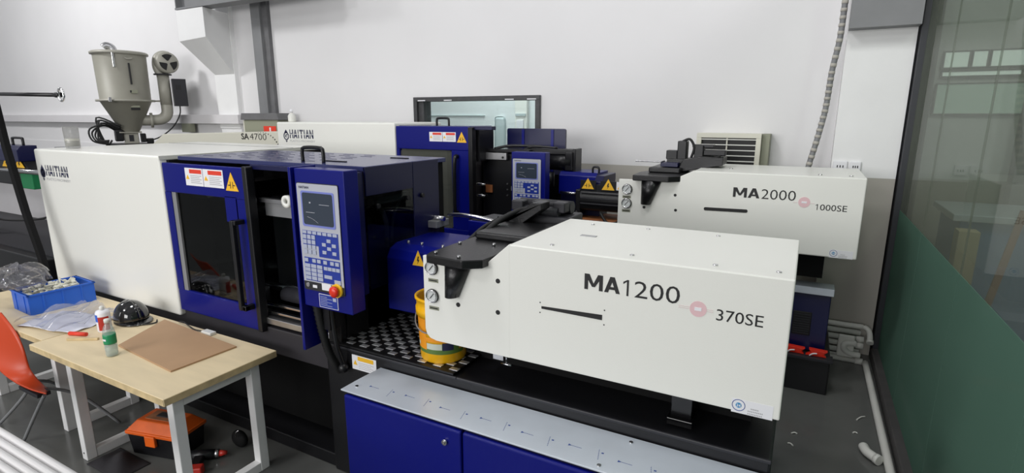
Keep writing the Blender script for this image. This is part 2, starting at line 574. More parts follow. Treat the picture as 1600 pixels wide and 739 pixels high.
# daylight windows high in the back wall beyond the glass
for k, (x0, x1, z0, z1, m) in enumerate([(0.92, 1.62, 2.22, 2.46, 'frost'), (1.66, 2.6, 2.22, 2.46, 'frost'),
                                         (0.94, 1.10, 2.60, 2.72, 'lightbox'), (1.13, 1.22, 2.60, 2.72, 'lightbox'), (1.25, 1.48, 2.60, 2.72, 'lightbox'),
                                         (1.72, 2.4, 2.50, 2.74, 'lightbox'), (0.94, 1.45, 2.53, 2.56, 'lightbox')]):
    wn = bpy.data.objects.new('window_%d' % (k + 2), None)
    COL.objects.link(wn)
    wn.location = (x0, 6.0, z0)
    ORG[wn.name] = Vector(wn.location)
    struct(wn)
    MB().box(x0, x1, 5.975, 5.985, z0, z1).out('pane', m, wn)
    frame_pieces(x0 - 0.012, x1 + 0.012, 5.965, 5.998, z0 - 0.012, z1 + 0.012, 0.012, wn, 'steel')
MB().box(1.50, 1.64, 5.85, 6.0, 0, 7).out('trim_4', 'steel')['kind'] = 'structure'

# roof: panels with open skylight strips (never in the picture, shapes the daylight)
rf = MB()
for x in range(-22, 6, 4):
    rf.box(x, x + 2.2, -9, 6.1, 7.0, 7.1)
struct(rf.out('ceiling', 'ledge'))

# ------------------------------------------------------------------ shared machine details
def logo(x0, x1, z0, z1, y, parent):
    """diamond badge + company lettering, z0..z1 the badge height"""
    h = z1 - z0
    w_ = h * 0.62
    cx, cz = x0 + w_ / 2, (z0 + z1) / 2
    bd = MB()
    bd.prism([(cx - w_ * 0.32, cz + h * 0.26), (cx, z1), (cx + w_ * 0.32, cz + h * 0.26)], 'y', y - 0.001, y)
    bd.prism([(cx - w_ * 0.2, cz - h * 0.34), (cx, z0), (cx + w_ * 0.2, cz - h * 0.34)], 'y', y - 0.001, y)
    bd.ring((cx, y - 0.0005, cz), w_ * 0.36, w_ * 0.5, 'y', 0.001)
    me = text_mesh('HT', cx - w_ * 0.26, cx + w_ * 0.26, cz - h * 0.14, cz + h * 0.14, y - 0.0008, 0.04)
    bd.mesh(me)
    bd.out('badge', 'ink_navy', parent)
    tx = x0 + w_ + h * 0.1
    lt = block_text('lettering', 'HAITIAN', tx, x1, z0 + h * 0.34, z1, y - 0.0008, 'ink_navy', parent)
    sl = MB()
    n = 14
    for k in range(n):
        xa = tx + (x1 - tx) * (k + 0.5) / n
        sl.box(xa - 0.0015, xa + 0.0015, y - 0.0022, y - 0.0016, z0 + h * 0.66, z1)
    sl.box(tx, x1, y - 0.0022, y - 0.0016, z0 + h * 0.62, z0 + h * 0.66)
    sl.out('lettering_cuts', 'white', lt, stuff=True)
    text('lettering', 'PLASTICS MACHINERY', tx, x1 + h * 0.15, z0 + h * 0.06, z0 + h * 0.22, y - 0.0008, 'ink_grey', parent)

def warn_label(x0, x1, z0, z1, y, parent):
    r = MB().box(x0, x1, y - 0.002, y, z0, z1).out('warning_label', 'sticker', parent, 'white and red warning label')
    w_, h = x1 - x0, z1 - z0
    MB().box(x0 + w_ * 0.26, x1 - w_ * 0.06, y - 0.003, y - 0.002, z1 - h * 0.30, z1 - h * 0.07).out('red_band', 'red', r)
    MB().prism([(x0 + w_ * 0.04, z0 + h * 0.36), (x0 + w_ * 0.24, z0 + h * 0.36), (x0 + w_ * 0.14, z0 + h * 0.62)], 'y', y - 0.003, y - 0.002).out('hazard_mark', 'yellow', r)
    t = MB()
    for k in range(5):
        z = z0 + h * (0.56 - 0.1 * k)
        t.box(x0 + w_ * 0.3, x1 - w_ * (0.08 + 0.1 * (k % 2)), y - 0.0028, y - 0.002, z, z + h * 0.035)
    t.out('print_lines', 'ink_grey', r, stuff=True)

def hazard(cx, z0, w_, h, y, parent, kind='hands'):
    r = MB().prism([(cx - w_ / 2, z0), (cx + w_ / 2, z0), (cx, z0 + h)], 'y', y - 0.002, y, 0).out('hazard_triangle', 'yellow', parent, 'yellow warning triangle')
    k = MB()
    yy = y - 0.003
    if kind == 'hands':
        for s in (-1, 1):
            k.box(cx + s * w_ * 0.09 - w_ * 0.02, cx + s * w_ * 0.09 + w_ * 0.02, yy, y - 0.002, z0 + h * 0.14, z0 + h * 0.5)
            k.box(min(cx + s * w_ * 0.1, cx + s * w_ * 0.27), max(cx + s * w_ * 0.1, cx + s * w_ * 0.27), yy, y - 0.002, z0 + h * 0.28, z0 + h * 0.33)
    else:
        k.prism([(cx - w_ * 0.02, z0 + h * 0.62), (cx + w_ * 0.08, z0 + h * 0.62), (cx + w_ * 0.01, z0 + h * 0.4), (cx + w_ * 0.1, z0 + h * 0.4),
                 (cx - w_ * 0.07, z0 + h * 0.1), (cx - w_ * 0.02, z0 + h * 0.32), (cx - w_ * 0.1, z0 + h * 0.32)], 'y', yy, y - 0.002)
    k.out('pictogram', 'ink', r)

def gauge(x, z, y, r, parent):
    g = MB()
    g.lathe((0, 0, 0), [(r * 0.98, 0.0), (r, 0.012), (r * 0.97, 0.02), (r * 0.86, 0.02), (r * 0.84, 0.012)], 32, Matrix.Translation((x, y, z)) @ Matrix.Rotation(R(90), 4, 'X'))
    g = g.out('pressure_gauge', 'chrome', parent, 'round chrome pressure gauge')
    MB().cyl((x, y, z), (x, y - 0.0135, z), r * 0.83, seg=32).out('dial', 'gauge', g)
    m = MB()
    for k in range(11):
        a = R(225 - 27 * k)
        p = Vector((math.cos(a), 0, math.sin(a)))
        m.cyl(Vector((x, y - 0.0138, z)) + p * r * 0.60, Vector((x, y - 0.0138, z)) + p * r * 0.74, 0.0009, seg=4)
    m.out('dial_marks', 'ink', g, stuff=True)
    MB().box(x - r * 0.05, x + r * 0.05, y - 0.016, y - 0.0138, z - r * 0.45, z + r * 0.6).out('needle', 'ink', g,
        mtx=Matrix.Translation((x, 0, z)) @ Matrix.Rotation(R(40), 4, 'Y') @ Matrix.Translation((-x, 0, -z)))
    m = MB().ring((x, y - 0.008, z), r * 0.99, r * 1.06, 'y', 0.008)
    m.out('gauge_bezel', 'ink', g)

def name_strip(x, z, y, w_, h, parent):
    r = MB().box(x - w_ / 2, x + w_ / 2, y - 0.002, y, z - h / 2, z + h / 2, 0.0006, 1).out('gauge_plate', 'olive', parent)
    MB().box(x - w_ * 0.4, x + w_ * 0.4, y - 0.0028, y - 0.002, z - h * 0.15, z + h * 0.15).out('print_line', 'ink', r)

def bolt_head(x, y, z, r, parent, axis='z'):
    b_ = MB()
    if axis == 'z':
        b_.cyl((x, y, z), (x, y, z + r * 0.5), r, seg=12)
    else:
        b_.cyl((x, y, z), (x, y - r * 0.5, z), r, seg=12)
    return b_.out('screw', 'chrome', parent)

def round_poly(x0, x1, z0, z1, r, n=5):
    pts = []
    for cx, cz, a in ((x1 - r, z1 - r, 0), (x0 + r, z1 - r, 90), (x0 + r, z0 + r, 180), (x1 - r, z0 + r, 270)):
        for k in range(n + 1):
            t = R(a + 90 * k / n)
            pts.append((cx + r * math.cos(t), cz + r * math.sin(t)))
    return pts

def control_panel(x0, x1, z0, z1, y0, y1, root):
    W, H = x1 - x0, z1 - z0
    X = lambda u: x0 + u * W
    Z = lambda v: z1 - v * H
    cp = MB().box(x0, x1, y0, y1, z0, z1, 0.006).out('control_panel', 'blue', root, 'blue operator control panel with screen and keypad')
    fp = MB().prism(round_poly(X(0.05), X(0.88), Z(0.865), Z(0.10), 0.01), 'y', y0 - 0.006, y0).out('face_plate', 'face', cp)
    del fp
    y = y0 - 0.006
    MB().prism(round_poly(X(0.045), X(0.885), Z(0.87), Z(0.095), 0.01), 'y', y0 - 0.004, y0).out('face_plate_rim', 'graphite', cp)
    MB().prism(round_poly(X(0.13), X(0.80), Z(0.40), Z(0.15), 0.012), 'y', y - 0.002, y).out('screen_rim', 'film_rim', cp)
    MB().prism(round_poly(X(0.16), X(0.77), Z(0.385), Z(0.162), 0.012), 'y', y - 0.003, y - 0.001).out('screen', 'screen', cp)
    lines = MB()
    lines.box(X(0.22), X(0.40), y - 0.0036, y - 0.003, Z(0.30), Z(0.297))
    lines.box(X(0.50), X(0.70), y - 0.0036, y - 0.003, Z(0.24), Z(0.237))
    lines.box(X(0.30), X(0.33), y - 0.0036, y - 0.003, Z(0.235), Z(0.225))
    lines.tube([(X(0.24), y - 0.003, Z(0.33)), (X(0.36), y - 0.003, Z(0.345)), (X(0.46), y - 0.003, Z(0.37))], 0.0008, 4)
    lines.out('screen_marks', 'face', cp, stuff=True)
    text('lettering', 'HAITIAN', X(0.10), X(0.30), Z(0.135), Z(0.118), y - 0.001, 'ink_navy', cp, 0.02)
    MB().box(X(0.10), X(0.83), y - 0.0012, y, Z(0.535), Z(0.43)).out('keypad_upper_field', 'keyblue', cp)
    MB().box(X(0.42), X(0.83), y - 0.0012, y, Z(0.61), Z(0.535)).out('keypad_arrow_field', 'keyblue', cp)
    MB().box(X(0.10), X(0.83), y - 0.0012, y, Z(0.795), Z(0.625)).out('keypad_lower_field', 'keyblue', cp)
    MB().box(X(0.05), X(0.88), y - 0.0012, y, Z(0.865), Z(0.805)).out('button_strip', 'graphite', cp)
    keys = MB()
    def key(u0, u1, v0, v1):
        keys.box(X(u0), X(u1), y - 0.004, y - 0.001, Z(v1), Z(v0), 0.0008, 1)
    for u in (0.11, 0.20, 0.29):
        for k in range(4):
            key(u, u + 0.075, 0.46 + k * 0.036, 0.49 + k * 0.036)
    for k in range(7):
        key(0.11 + k * 0.103, 0.195 + k * 0.103, 0.432, 0.453)
    for (u, v) in ((0.6, 0.475), (0.5, 0.505), (0.7, 0.505), (0.6, 0.53), (0.5, 0.56), (0.7, 0.56)):
        key(u, u + 0.08, v, v + 0.024)
    for u in (0.11, 0.27, 0.37, 0.50, 0.64, 0.74):
        key(u, u + 0.075, 0.632, 0.658)
    for r_ in range(4):
        for c_ in range(3):
            key(0.11 + c_ * 0.125, 0.22 + c_ * 0.125, 0.672 + r_ * 0.03, 0.698 + r_ * 0.03)
    for k in range(4):
        key(0.50 + k * 0.083, 0.575 + k * 0.083, 0.675, 0.70)
    key(0.50, 0.66, 0.735, 0.76)
    key(0.70, 0.83, 0.76, 0.79)
    keys.out('keys', 'key', cp, stuff=True)
    es = MB().cyl((X(0.755), y, Z(0.832)), (X(0.755), y - 0.016, Z(0.832)), W * 0.105, seg=24).out('emergency_stop_collar', 'yellow_plastic', cp)
    del es
    MB().lathe((0, 0, 0), [(0.0, 0.034), (W * 0.06, 0.032), (W * 0.085, 0.024), (W * 0.085, 0.016), (W * 0.05, 0.010)][::-1], 24,
               Matrix.Translation((X(0.755), y - 0.012, Z(0.832))) @ Matrix.Rotation(R(90), 4, 'X')).out('emergency_stop_button', 'red_plastic', cp, 'red mushroom emergency stop button')
    MB().box(X(0.43), X(0.62), y - 0.003, y - 0.001, Z(0.85), Z(0.80)).out('paper_tag', 'sticker', cp)
    MB().cyl((X(0.14), y, Z(0.83)), (X(0.14), y - 0.006, Z(0.83)), W * 0.035, seg=14).out('key_switch', 'chrome', cp)
    MB().box(X(0.24), X(0.33), y - 0.004, y - 0.001, Z(0.845), Z(0.825)).out('usb_cover', 'sticker', cp)
    pl = MB().box(X(0.33), X(0.72), y0 - 0.002, y0, Z(0.985), Z(0.885)).out('rating_plate', 'sticker', cp)
    t = MB().box(X(0.34), X(0.71), y0 - 0.0028, y0 - 0.002, Z(0.981), Z(0.889))
    t.out('rating_plate_field', 'keyblue', cp)
    t = MB()
    for k in range(6):
        v = 0.903 + k * 0.0125
        t.box(X(0.36), X(0.60 if k % 2 else 0.5), y0 - 0.0034, y0 - 0.0028, Z(v + 0.003), Z(v))
    t.box(X(0.62), X(0.69), y0 - 0.0034, y0 - 0.0028, Z(0.925), Z(0.90))
    t.out('rating_plate_print', 'key', cp, stuff=True)
    del pl
    return cp

def handle_u(p0, p1, h, r, m, root, name='handle'):
    p0, p1 = Vector(p0), Vector(p1)
    up = Vector((0, 0, h))
    d = (p1 - p0).normalized() * h * 0.25
    return MB().tube([p0, p0 + up * 0.75, p0 + up + d, p1 + up - d, p1 + up * 0.75, p1], r, 8, n=4).out(name, m, root)

# ------------------------------------------------------------------ machine in front
YF = 2.17
m1 = thing('injection_molding_machine', 'front white and blue injection molding machine behind the wooden table', 'machine', (-2.8, 2.85, 0))
# bed
b = MB()
b.box(-2.45, 0.0, YF, 3.45, 0.0, 0.86, 0.012)
b.box(-5.75, -2.45, 2.40, 3.45, 0.0, 0.84)
b.box(-5.75, -2.45, 2.19, 2.42, 0.0, 0.09, 0.006)
bed = b.out('machine_bed', 'black', m1)
MB().box(-5.7, -2.46, 2.21, 2.40, 0.66, 0.84, 0.006).out('bed_sill', 'sill', m1)
MB().box(-5.7, -2.46, 2.385, 2.399, 0.09, 0.64).out('bed_recess_panel', 'black_matt', bed)
MB().box(-1.5, 0.0, YF - 0.004, YF + 0.010, 0.848, 0.865, 0.004).out('bed_edge_lip', 'graphite', bed)
MB().box(-2.40, -1.5, YF - 0.004, YF + 0.010, 0.848, 0.865, 0.004).out('bed_edge_lip', 'graphite', bed)
bl = MB().box(-2.235, -2.05, YF - 0.003, YF, 0.745, 0.835).out('bed_label', 'sticker', m1, 'white and yellow caution label')
MB().box(-2.19, -2.07, YF - 0.004, YF - 0.003, 0.805, 0.83).out('yellow_band', 'yellow', bl)
MB().prism([(-2.225, 0.775), (-2.195, 0.775), (-2.21, 0.805)], 'y', YF - 0.004, YF - 0.003).out('hazard_mark', 'yellow', bl)
t = MB()
for k in range(4):
    t.box(-2.185, -2.07 - 0.02 * (k % 2), YF - 0.0038, YF - 0.003, 0.79 - k * 0.011, 0.792 - k * 0.011)
t.out('print_lines', 'ink_grey', bl, stuff=True)

# white clamp cover
CY1 = 3.62
cc = MB().box(-5.76, -3.935, YF, CY1, 0.765, 1.93, 0.016, 3).out('clamp_cover', 'white', m1, 'large white cover over the clamp end')
MB().box(-3.94, -3.905, YF + 0.05, CY1, 0.80, 1.90).out('clamp_cover_end_plate', 'black_matt', m1)
MB().box(-3.938, -3.93, YF, CY1, 1.903, 1.93).out('rim', 'white_edge', cc)
logo(-5.70, -5.235, 1.665, 1.80, YF, cc)
seam = MB()
seam.box(-5.76, -3.935, 3.30, 3.304, 1.929, 1.9315)
seam.out('cover_seam', 'graphite', cc)

# blue guard housing: roof with louvres, side face, rear column
HX1 = -2.13
h = MB()
h.box(-3.85, HX1, 2.25, 3.02, 1.90, 1.928, 0.004)
roof = h.out('guard_roof', 'blue_top', m1, 'blue slotted roof of the clamp guard')
lv = MB()
for r_ in range(7):
    for c_ in range(6):
        x = -3.76 + c_ * 0.20 + (0.05 if r_ % 2 else 0)
        lv.box(x, x + 0.10, 2.38 + r_ * 0.09, 2.386 + r_ * 0.09, 1.926, 1.9295)
lv.out('louvres', 'navy', roof, stuff=True)
MB().box(-2.62, -2.44, 2.42, 2.435, 1.926, 1.933).out('roof_slot', 'black_matt', roof)
MB().box(-2.42, -2.28, 2.80, 2.82, 1.926, 1.933).out('roof_slot', 'black_matt', roof)
sd = MB()
sd.box(HX1 - 0.012, HX1 + 0.003, 2.25, 2.66, 1.765, 1.925, 0.002)
sd.out('guard_side_band', 'navy', m1)
sd = MB().box(HX1 - 0.03, HX1 + 0.002, 2.665, 2.93, 1.22, 1.925, 0.003)
sd.out('guard_rear_column', 'navy', m1)
MB().box(HX1 - 0.008, HX1 - 0.002, 2.25, 2.66, 1.22, 1.765).out('side_window', 'plexi', m1)
MB().box(HX1 - 0.05, HX1 - 0.01, 2.35, 2.65, 1.70, 1.745, 0.004).out('side_window_rail', 'steel', m1)
for (y, z) in ((2.33, 1.70), (2.60, 1.71), (2.74, 1.71)):
    MB().cyl((HX1, y, z), (HX1 + 0.02, y, z), 0.014, seg=10).out('side_bolt', 'black', m1)
MB().box(-2.45, HX1 - 0.01, 2.20, 2.245, 1.20, 1.90, 0.004).out('guard_front_post', 'navy', m1)
MB().box(-2.45, -2.345, 2.20, 2.245, 0.86, 1.20, 0.004).out('guard_post_foot', 'black', m1)
MB().box(-3.05, -2.45, 2.22, 2.26, 1.875, 1.905, 0.003).out('door_top_rail', 'navy', m1)
MB().box(-3.90, HX1 - 0.02, 2.96, 3.01, 0.86, 1.90).out('guard_back_panel', 'black_matt', m1)
handle_u((-2.71, 2.34, 1.925), (-2.535, 2.34, 1.925), 0.088, 0.011, 'black', m1, 'roof_handle')

# clamp inside: platens, tie bars, rails
MB().box(-3.86, -3.62, 2.45, 2.94, 0.86, 1.72, 0.01).out('rear_platen', 'black', m1)
MB().box(-3.25, -3.02, 2.5, 2.94, 0.9, 1.66, 0.01).out('moving_platen', 'black', m1)
MB().box(-2.55, -2.34, 2.42, 2.94, 0.86, 1.66, 0.01).out('fixed_platen', 'black', m1)
for y in (2.52, 2.86):
    for z in (1.0, 1.55):
        MB().cyl((-3.9, y, z), (-2.36, y, z), 0.038, seg=20).out('tie_bar', 'chrome', m1)
MB().box(-3.05, -2.46, 2.26, 2.30, 1.665, 1.69).out('upper_door_rail', 'brushed', m1)
MB().box(-3.05, -2.46, 2.30, 2.36, 1.57, 1.655, 0.004).out('door_rail_bracket', 'steel', m1)
MB().tube([(HX1 - 0.07, 2.42, 1.70), (HX1 - 0.05, 2.46, 1.58), (HX1 - 0.09, 2.50, 1.42)], 0.014, 8).out('grease_hose', 'steel', m1)
MB().tube([(HX1 - 0.05, 2.60, 1.70), (HX1 - 0.07, 2.55, 1.60), (HX1 - 0.05, 2.50, 1.45)], 0.009, 8).out('grease_hose', 'steel', m1)
MB().box(HX1 - 0.16, HX1 - 0.10, 2.30, 2.64, 1.20, 1.52, 0.006).out('platen_bracket', 'graphite', m1)
MB().box(-3.86, -3.28, 2.31, 2.36, 1.63, 1.68).out('upper_door_rail', 'graphite', m1)
for x in (-2.765, -3.59):
    MB().ring((x, 2.245 if x > -3 else 2.29, 1.69), 0.016, 0.038, 'y', 0.03).out('guide_roller', 'white', m1, 'white ring roller')
for (z, y) in ((0.965, 2.27), (0.925, 2.24)):
    MB().box(-3.9, -2.46, y, y + 0.03, z, z + 0.016, 0.003).out('lower_door_rail', 'chrome', m1)
MB().box(-3.05, -2.46, 2.21, 2.32, 0.862, 0.905, 0.004).out('lower_rail_bracket', 'brushed', m1)
MB().cyl((-3.0, 2.36, 1.03), (-2.62, 2.36, 1.03), 0.05, seg=18).out('drive_motor', 'graphite', m1)
MB().cyl((-2.62, 2.36, 1.03), (-2.56, 2.36, 1.03), 0.06, seg=18).out('motor_flange', 'black', m1)
MB().tube([(-2.62, 2.25, 0.90), (-2.58, 2.23, 0.87), (-2.52, 2.24, 0.865)], 0.006, 6).out('yellow_cable', 'olive', m1)
MB().box(-3.82, -3.66, 2.36, 2.46, 0.90, 0.99, 0.006).out('limit_switch_box', 'brushed', m1)
MB().box(-3.35, -3.27, 2.36, 2.44, 0.90, 1.02, 0.006).out('limit_switch_box', 'brushed', m1)
MB().box(-2.72, -2.66, 2.38, 2.44, 1.26, 1.40, 0.004).out('terminal_tag', 'olive', m1)

# sliding safety door
DX0, DX1, DZ0, DZ1 = -3.93, -3.07, 0.815, 1.885
dr = MB()
wx0, wx1, wz0, wz1 = -3.86, -3.165, 0.975, 1.685
dr.box(-3.275, wx1 + 0.01, YF + 0.01, YF + 0.045, 1.53, wz1 + 0.01)
dr.box(DX0, DX1, YF + 0.01, YF + 0.045, wz1, DZ1, 0.006)
dr.box(DX0, DX1, YF + 0.01, YF + 0.045, DZ0, wz0, 0.006)
dr.box(wx1, DX1, YF + 0.01, YF + 0.045, wz0, wz1)
dr.box(DX0, wx0, YF + 0.01, YF + 0.045, wz0, wz1)
door = dr.out('safety_door', 'blue', m1, 'blue sliding safety door with a clear window')
MB().prism(round_poly(wx0 - 0.005, wx1 + 0.005, wz0 - 0.005, wz1 + 0.005, 0.04), 'y', YF + 0.028, YF + 0.033).out('door_window', 'plexi', door)
MB().box(wx0 - 0.0, wx0 + 0.045, YF + 0.015, YF + 0.03, wz0, wz1).out('window_seal', 'steel', door)
MB().box(DX1, DX1 + 0.045, YF + 0.0, YF + 0.06, DZ0 - 0.005, DZ1 + 0.01, 0.008).out('rubber_edge', 'black', door)
dh = MB()
dh.box(-3.150, -3.118, YF - 0.065, YF - 0.035, 0.965, 1.56, 0.007)
dh.box(-3.150, -3.10, YF - 0.06, YF + 0.012, 1.53, 1.56, 0.005)
dh.box(-3.150, -3.085, YF - 0.06, YF - 0.025, 0.965, 1.0, 0.006)
dh.box(-3.115, -3.085, YF - 0.06, YF + 0.012, 0.965, 1.0, 0.005)
dh.out('door_handle', 'black', door)
warn_label(-3.665, -3.475, 1.745, 1.862, YF + 0.01, door)
warn_label(-3.47, -3.265, 1.745, 1.862, YF + 0.01, door)
hazard(-3.185, 1.735, 0.125, 0.118, YF + 0.009, door)

# control panel with its blade bracket
control_panel(-2.395, -2.035, 1.165, 1.93, 2.0, 2.10, m1)
MB().box(-2.425, -2.405, 1.985, 2.16, 0.895, 1.935, 0.003).out('panel_blade', 'blue', m1)
MB().box(-2.445, -2.425, 2.02, 2.18, 1.55, 1.60).out('panel_hinge', 'steel', m1)
MB().box(-2.445, -2.425, 2.02, 2.18, 1.28, 1.33).out('panel_hinge', 'steel', m1)
MB().box(-2.38, -2.30, 2.08, 2.18, 1.0, 1.62).out('panel_bracket', 'black', m1)
cb = [(-2.375, 2.06, 1.17), (-2.37, 2.08, 1.0), (-2.36, 2.11, 0.85), (-2.34, 2.135, 0.76), (-2.33, 2.16, 0.71)]
MB().tube(cb, 0.026, 10, n=14, rings=True).out('cable_conduit', 'rubber', m1)
MB().tube([(-2.31, 2.10, 1.17), (-2.29, 2.11, 0.9), (-2.28, 2.15, 0.74)], 0.015, 8).out('cable', 'black', m1)
MB().sphere((-2.28, 2.14, 0.75), 0.03).out('cable_gland', 'black', m1)

# nozzle guard
nz = MB().prism([(2.40, 1.06), (2.40, 1.38), (2.43, 1.43), (2.49, 1.455), (2.86, 1.455), (2.86, 1.06)], 'x', -2.14, -1.60, 0.006)
nz = nz.out('nozzle_guard', 'blue', m1, 'blue guard over the nozzle')
hazard(-1.90, 1.36, 0.085, 0.09, 2.398, nz, 'bolt')
for x in (-2.05, -1.95, -1.8, -1.7):
    MB().cyl((x, 2.50, 1.45), (x, 2.50, 1.472), 0.008, seg=8).out('guard_screw', 'brushed', nz)
MB().box(-2.34, -1.60, 2.76, 2.90, 0.87, 1.06).out('nozzle_carriage', 'black', m1)
MB().box(-2.37, -2.34, 2.25, 2.75, 0.862, 1.6).out('platen_guard', 'black', m1)

# tread plate with raised pads
tp = MB().box(-2.335, -1.52, YF + 0.0, 2.395, 0.868, 0.88, 0.002, 1)
tp.box(-2.335, -1.52, 2.40, 2.74, 0.868, 0.88, 0.002, 1)
tp = tp.out('tread_plate', 'tread_base', m1, 'checkered metal tread plate')
padme = None
for r_ in range(12):
    for c_ in range(8):
        x = -2.282 + c_ * 0.106 - (0.053 if r_ % 2 else 0)
        y = 2.215 + r_ * 0.046
        if x < -2.31:
            x += 0.01
        if padme is None:
            pb = MB().box(-0.027, 0.027, -0.016, 0.016, 0, 0.0035, 0.0015, 1)
            padme = bpy.data.meshes.new('tread_pad')
            pb.bm.to_mesh(padme)
            pb.bm.free()
            padme.materials.append(M['tread'])
        o = bpy.data.objects.new('tread_pad', padme)
        COL.objects.link(o)
        o.parent = tp
        o.location = Vector((x, y, 0.88)) - ORG[tp.name]

# injection unit cover: front plate + body
IZ0, IZ1, IX1 = 1.043, 1.614, 0.01
plate = [(-1.69, 1.10), (-1.68, 1.07), (-1.66, 1.052), (-1.62, IZ0), (-1.18, IZ0), (-1.18, IZ1), (-1.185, IZ1), (-1.315, 1.50), (-1.69, 1.50)]
ic = MB()
ic.prism(plate, 'y', YF, YF + 0.02, 0.003)
ic.box(-1.185, IX1, YF, 2.92, IZ0, IZ1, 0.006)
inj = ic.out('injection_cover', 'white', m1, 'white cover of the injection unit')
for (x, z) in ((-1.245, 1.427), (-1.246, 1.268), (-1.477, 1.268)):
    MB().cyl((x, YF + 0.002, z), (x, YF - 0.002, z), 0.012, seg=16).out('plugged_hole', 'ink', inj)
for z in (1.442, 1.292):
    gauge(-1.632, z, YF, 0.035, inj)
    name_strip(-1.628, z - 0.068, YF, 0.062, 0.02, inj)
sl = MB().prism([(-1.013, 1.328), (-1.013, 1.340), (-0.72, 1.349), (-0.72, 1.325)], 'y', YF - 0.002, YF + 0.002)
sl = sl.out('slot', 'ink', inj)
for (x, z) in ((-1.02, 1.357), (-1.02, 1.308), (-0.71, 1.372), (-0.71, 1.305)):
    MB().cyl((x, YF, z), (x, YF - 0.002, z), 0.003, seg=8).out('slot_rivet', 'graphite', inj)
block_text('lettering', 'MA', -0.806, -0.645, 1.456, 1.527, YF - 0.001, 'ink', inj, 0.1)
block_text('lettering', '1', -0.640, -0.588, 1.453, 1.524, YF - 0.001, 'ink', inj)
text('lettering', '200', -0.583, -0.396, 1.452, 1.525, YF - 0.001, 'ink', inj, -0.004)
text('lettering', '370SE', -0.252, -0.082, 1.411, 1.458, YF - 0.001, 'ink', inj)
MB().cyl((-0.322, YF, 1.445), (-0.322, YF - 0.001, 1.445), 0.033, seg=32).out('pink_disc', 'pink', inj)
MB().box(-0.336, -0.309, YF - 0.0022, YF - 0.001, 1.438, 1.452).out('disc_characters', 'sticker', inj)
pk = MB()
for z in (1.440, 1.448):
    pk.box(-0.40, -0.352, YF - 0.0015, YF, z, z + 0.0025)
    pk.box(-0.292, -0.265, YF - 0.0015, YF, z, z + 0.0025)
pk.out('disc_side_lines', 'pink_line', inj, stuff=True)
def service_sticker(x, z, y, s, parent):
    st = MB().box(x - 0.026 * s, x + 0.125 * s, y - 0.0008, y, z - 0.034 * s, z + 0.026 * s).out('service_sticker', 'sticker', parent)
    MB().ring((x, y - 0.0012, z), 0.0225 * s, 0.025 * s, 'y', 0.001).out('sticker_ring', 'ink_blue', st)
    MB().cyl((x, y, z), (x, y - 0.002, z), 0.011 * s, seg=20).out('sticker_disc', 'sky_blue', st)
    text('lettering', '24', x - 0.008 * s, x + 0.008 * s, z - 0.006 * s, z + 0.006 * s, y - 0.003, 'sticker', st, 0.02)
    t_ = MB()
    for k, (a, c) in enumerate(((0.045, 0.075), (0.035, 0.092), (0.035, 0.09))):
        n_ = 9
        for q in range(n_):
            xa = x + (a + (c - a) * q / n_) * s
            t_.box(xa, xa + (c - a) / n_ * 0.6 * s, y - 0.0016, y - 0.0008, z - (0.008 + k * 0.011) * s, z - (0.003 + k * 0.011) * s)
    t_.out('sticker_print', 'ink_grey', st, stuff=True)
service_sticker(-0.140, 1.072, YF, 1.0, inj)
for (x, y) in ((-1.0, 2.25), (-0.62, 2.24), (-0.28, 2.24), (-0.05, 2.25), (-1.0, 2.8), (-0.7, 2.82), (-0.35, 2.82)):
    bolt_head(x, y, IZ1, 0.010, inj)
MB().box(-0.96, -0.88, 2.50, 2.53, IZ1, IZ1 + 0.003).out('top_tag', 'ink_grey', inj)
MB().box(-1.55, -0.1, 2.45, 2.88, 0.86, IZ0).out('injection_carriage', 'black_matt', m1)
MB().box(-0.42, -0.33, 2.27, 2.36, 0.868, 1.03, 0.003).out('carriage_foot', 'black_gloss', m1)
cf = MB().box(-0.43, -0.32, 2.24, 2.37, 0.868, 0.90, 0.003).out('foot_pad', 'black_gloss', m1)
MB().cyl((-1.40, 2.30, 1.015), (-0.98, 2.30, 1.015), 0.012, seg=10).out('slide_bar', 'brushed', m1)
MB().cyl((-1.26, 2.28, 1.01), (-1.26, 2.28, 0.95), 0.006, seg=8).out('drain_valve_stem', 'chrome', m1)
MB().cyl((-1.29, 2.28, 0.945), (-1.23, 2.28, 0.945), 0.007, seg=8).out('drain_valve_lever', 'chrome', m1)
MB().box(-1.34, -1.28, 2.28, 2.40, 0.96, 1.03).out('drain_block', 'brushed', m1)

# hopper seat casting
tr = MB()
tr.prism([(-1.60, 2.08), (-1.38, 2.06), (-1.30, 2.12), (-1.29, 2.30), (-1.22, 2.95), (-1.55, 3.0), (-1.61, 2.6), (-1.62, 2.14)], 'z', 1.492, 1.535, 0.006)
tray = tr.out('hopper_seat', 'cast', m1, 'black casting on the injection unit')
lg = MB()
n = 12
rows = []
t = bmesh.new()
for (z, hw, cx, dep) in ((1.50, 0.075, -1.460, 0.075), (1.312, 0.036, -1.505, 0.05)):
    rows.append([t.verts.new((cx + hw * math.cos(math.pi * k / n), 2.165 - dep * math.sin(math.pi * k / n), z)) for k in range(n + 1)])
for k in range(n):
    f = t.faces.new((rows[0][k], rows[0][k + 1], rows[1][k + 1], rows[1][k]))
    f.smooth = True
t.faces.new(rows[1])
t.faces.new(rows[0][::-1])
t.faces.new((rows[0][0], rows[1][0], rows[1][n], rows[0][n]))
bmesh.ops.recalc_face_normals(t, faces=t.faces)
lg._merge(t).out('hopper_seat_leg', 'cast', m1)
for (x, y) in ((-1.57, 2.12), (-1.42, 2.10), (-1.58, 2.35), (-1.40, 2.40)):
    MB().cyl((x, y, 1.535), (x, y, 1.548), 0.009, seg=8).out('hex_bolt', 'brushed', tray)
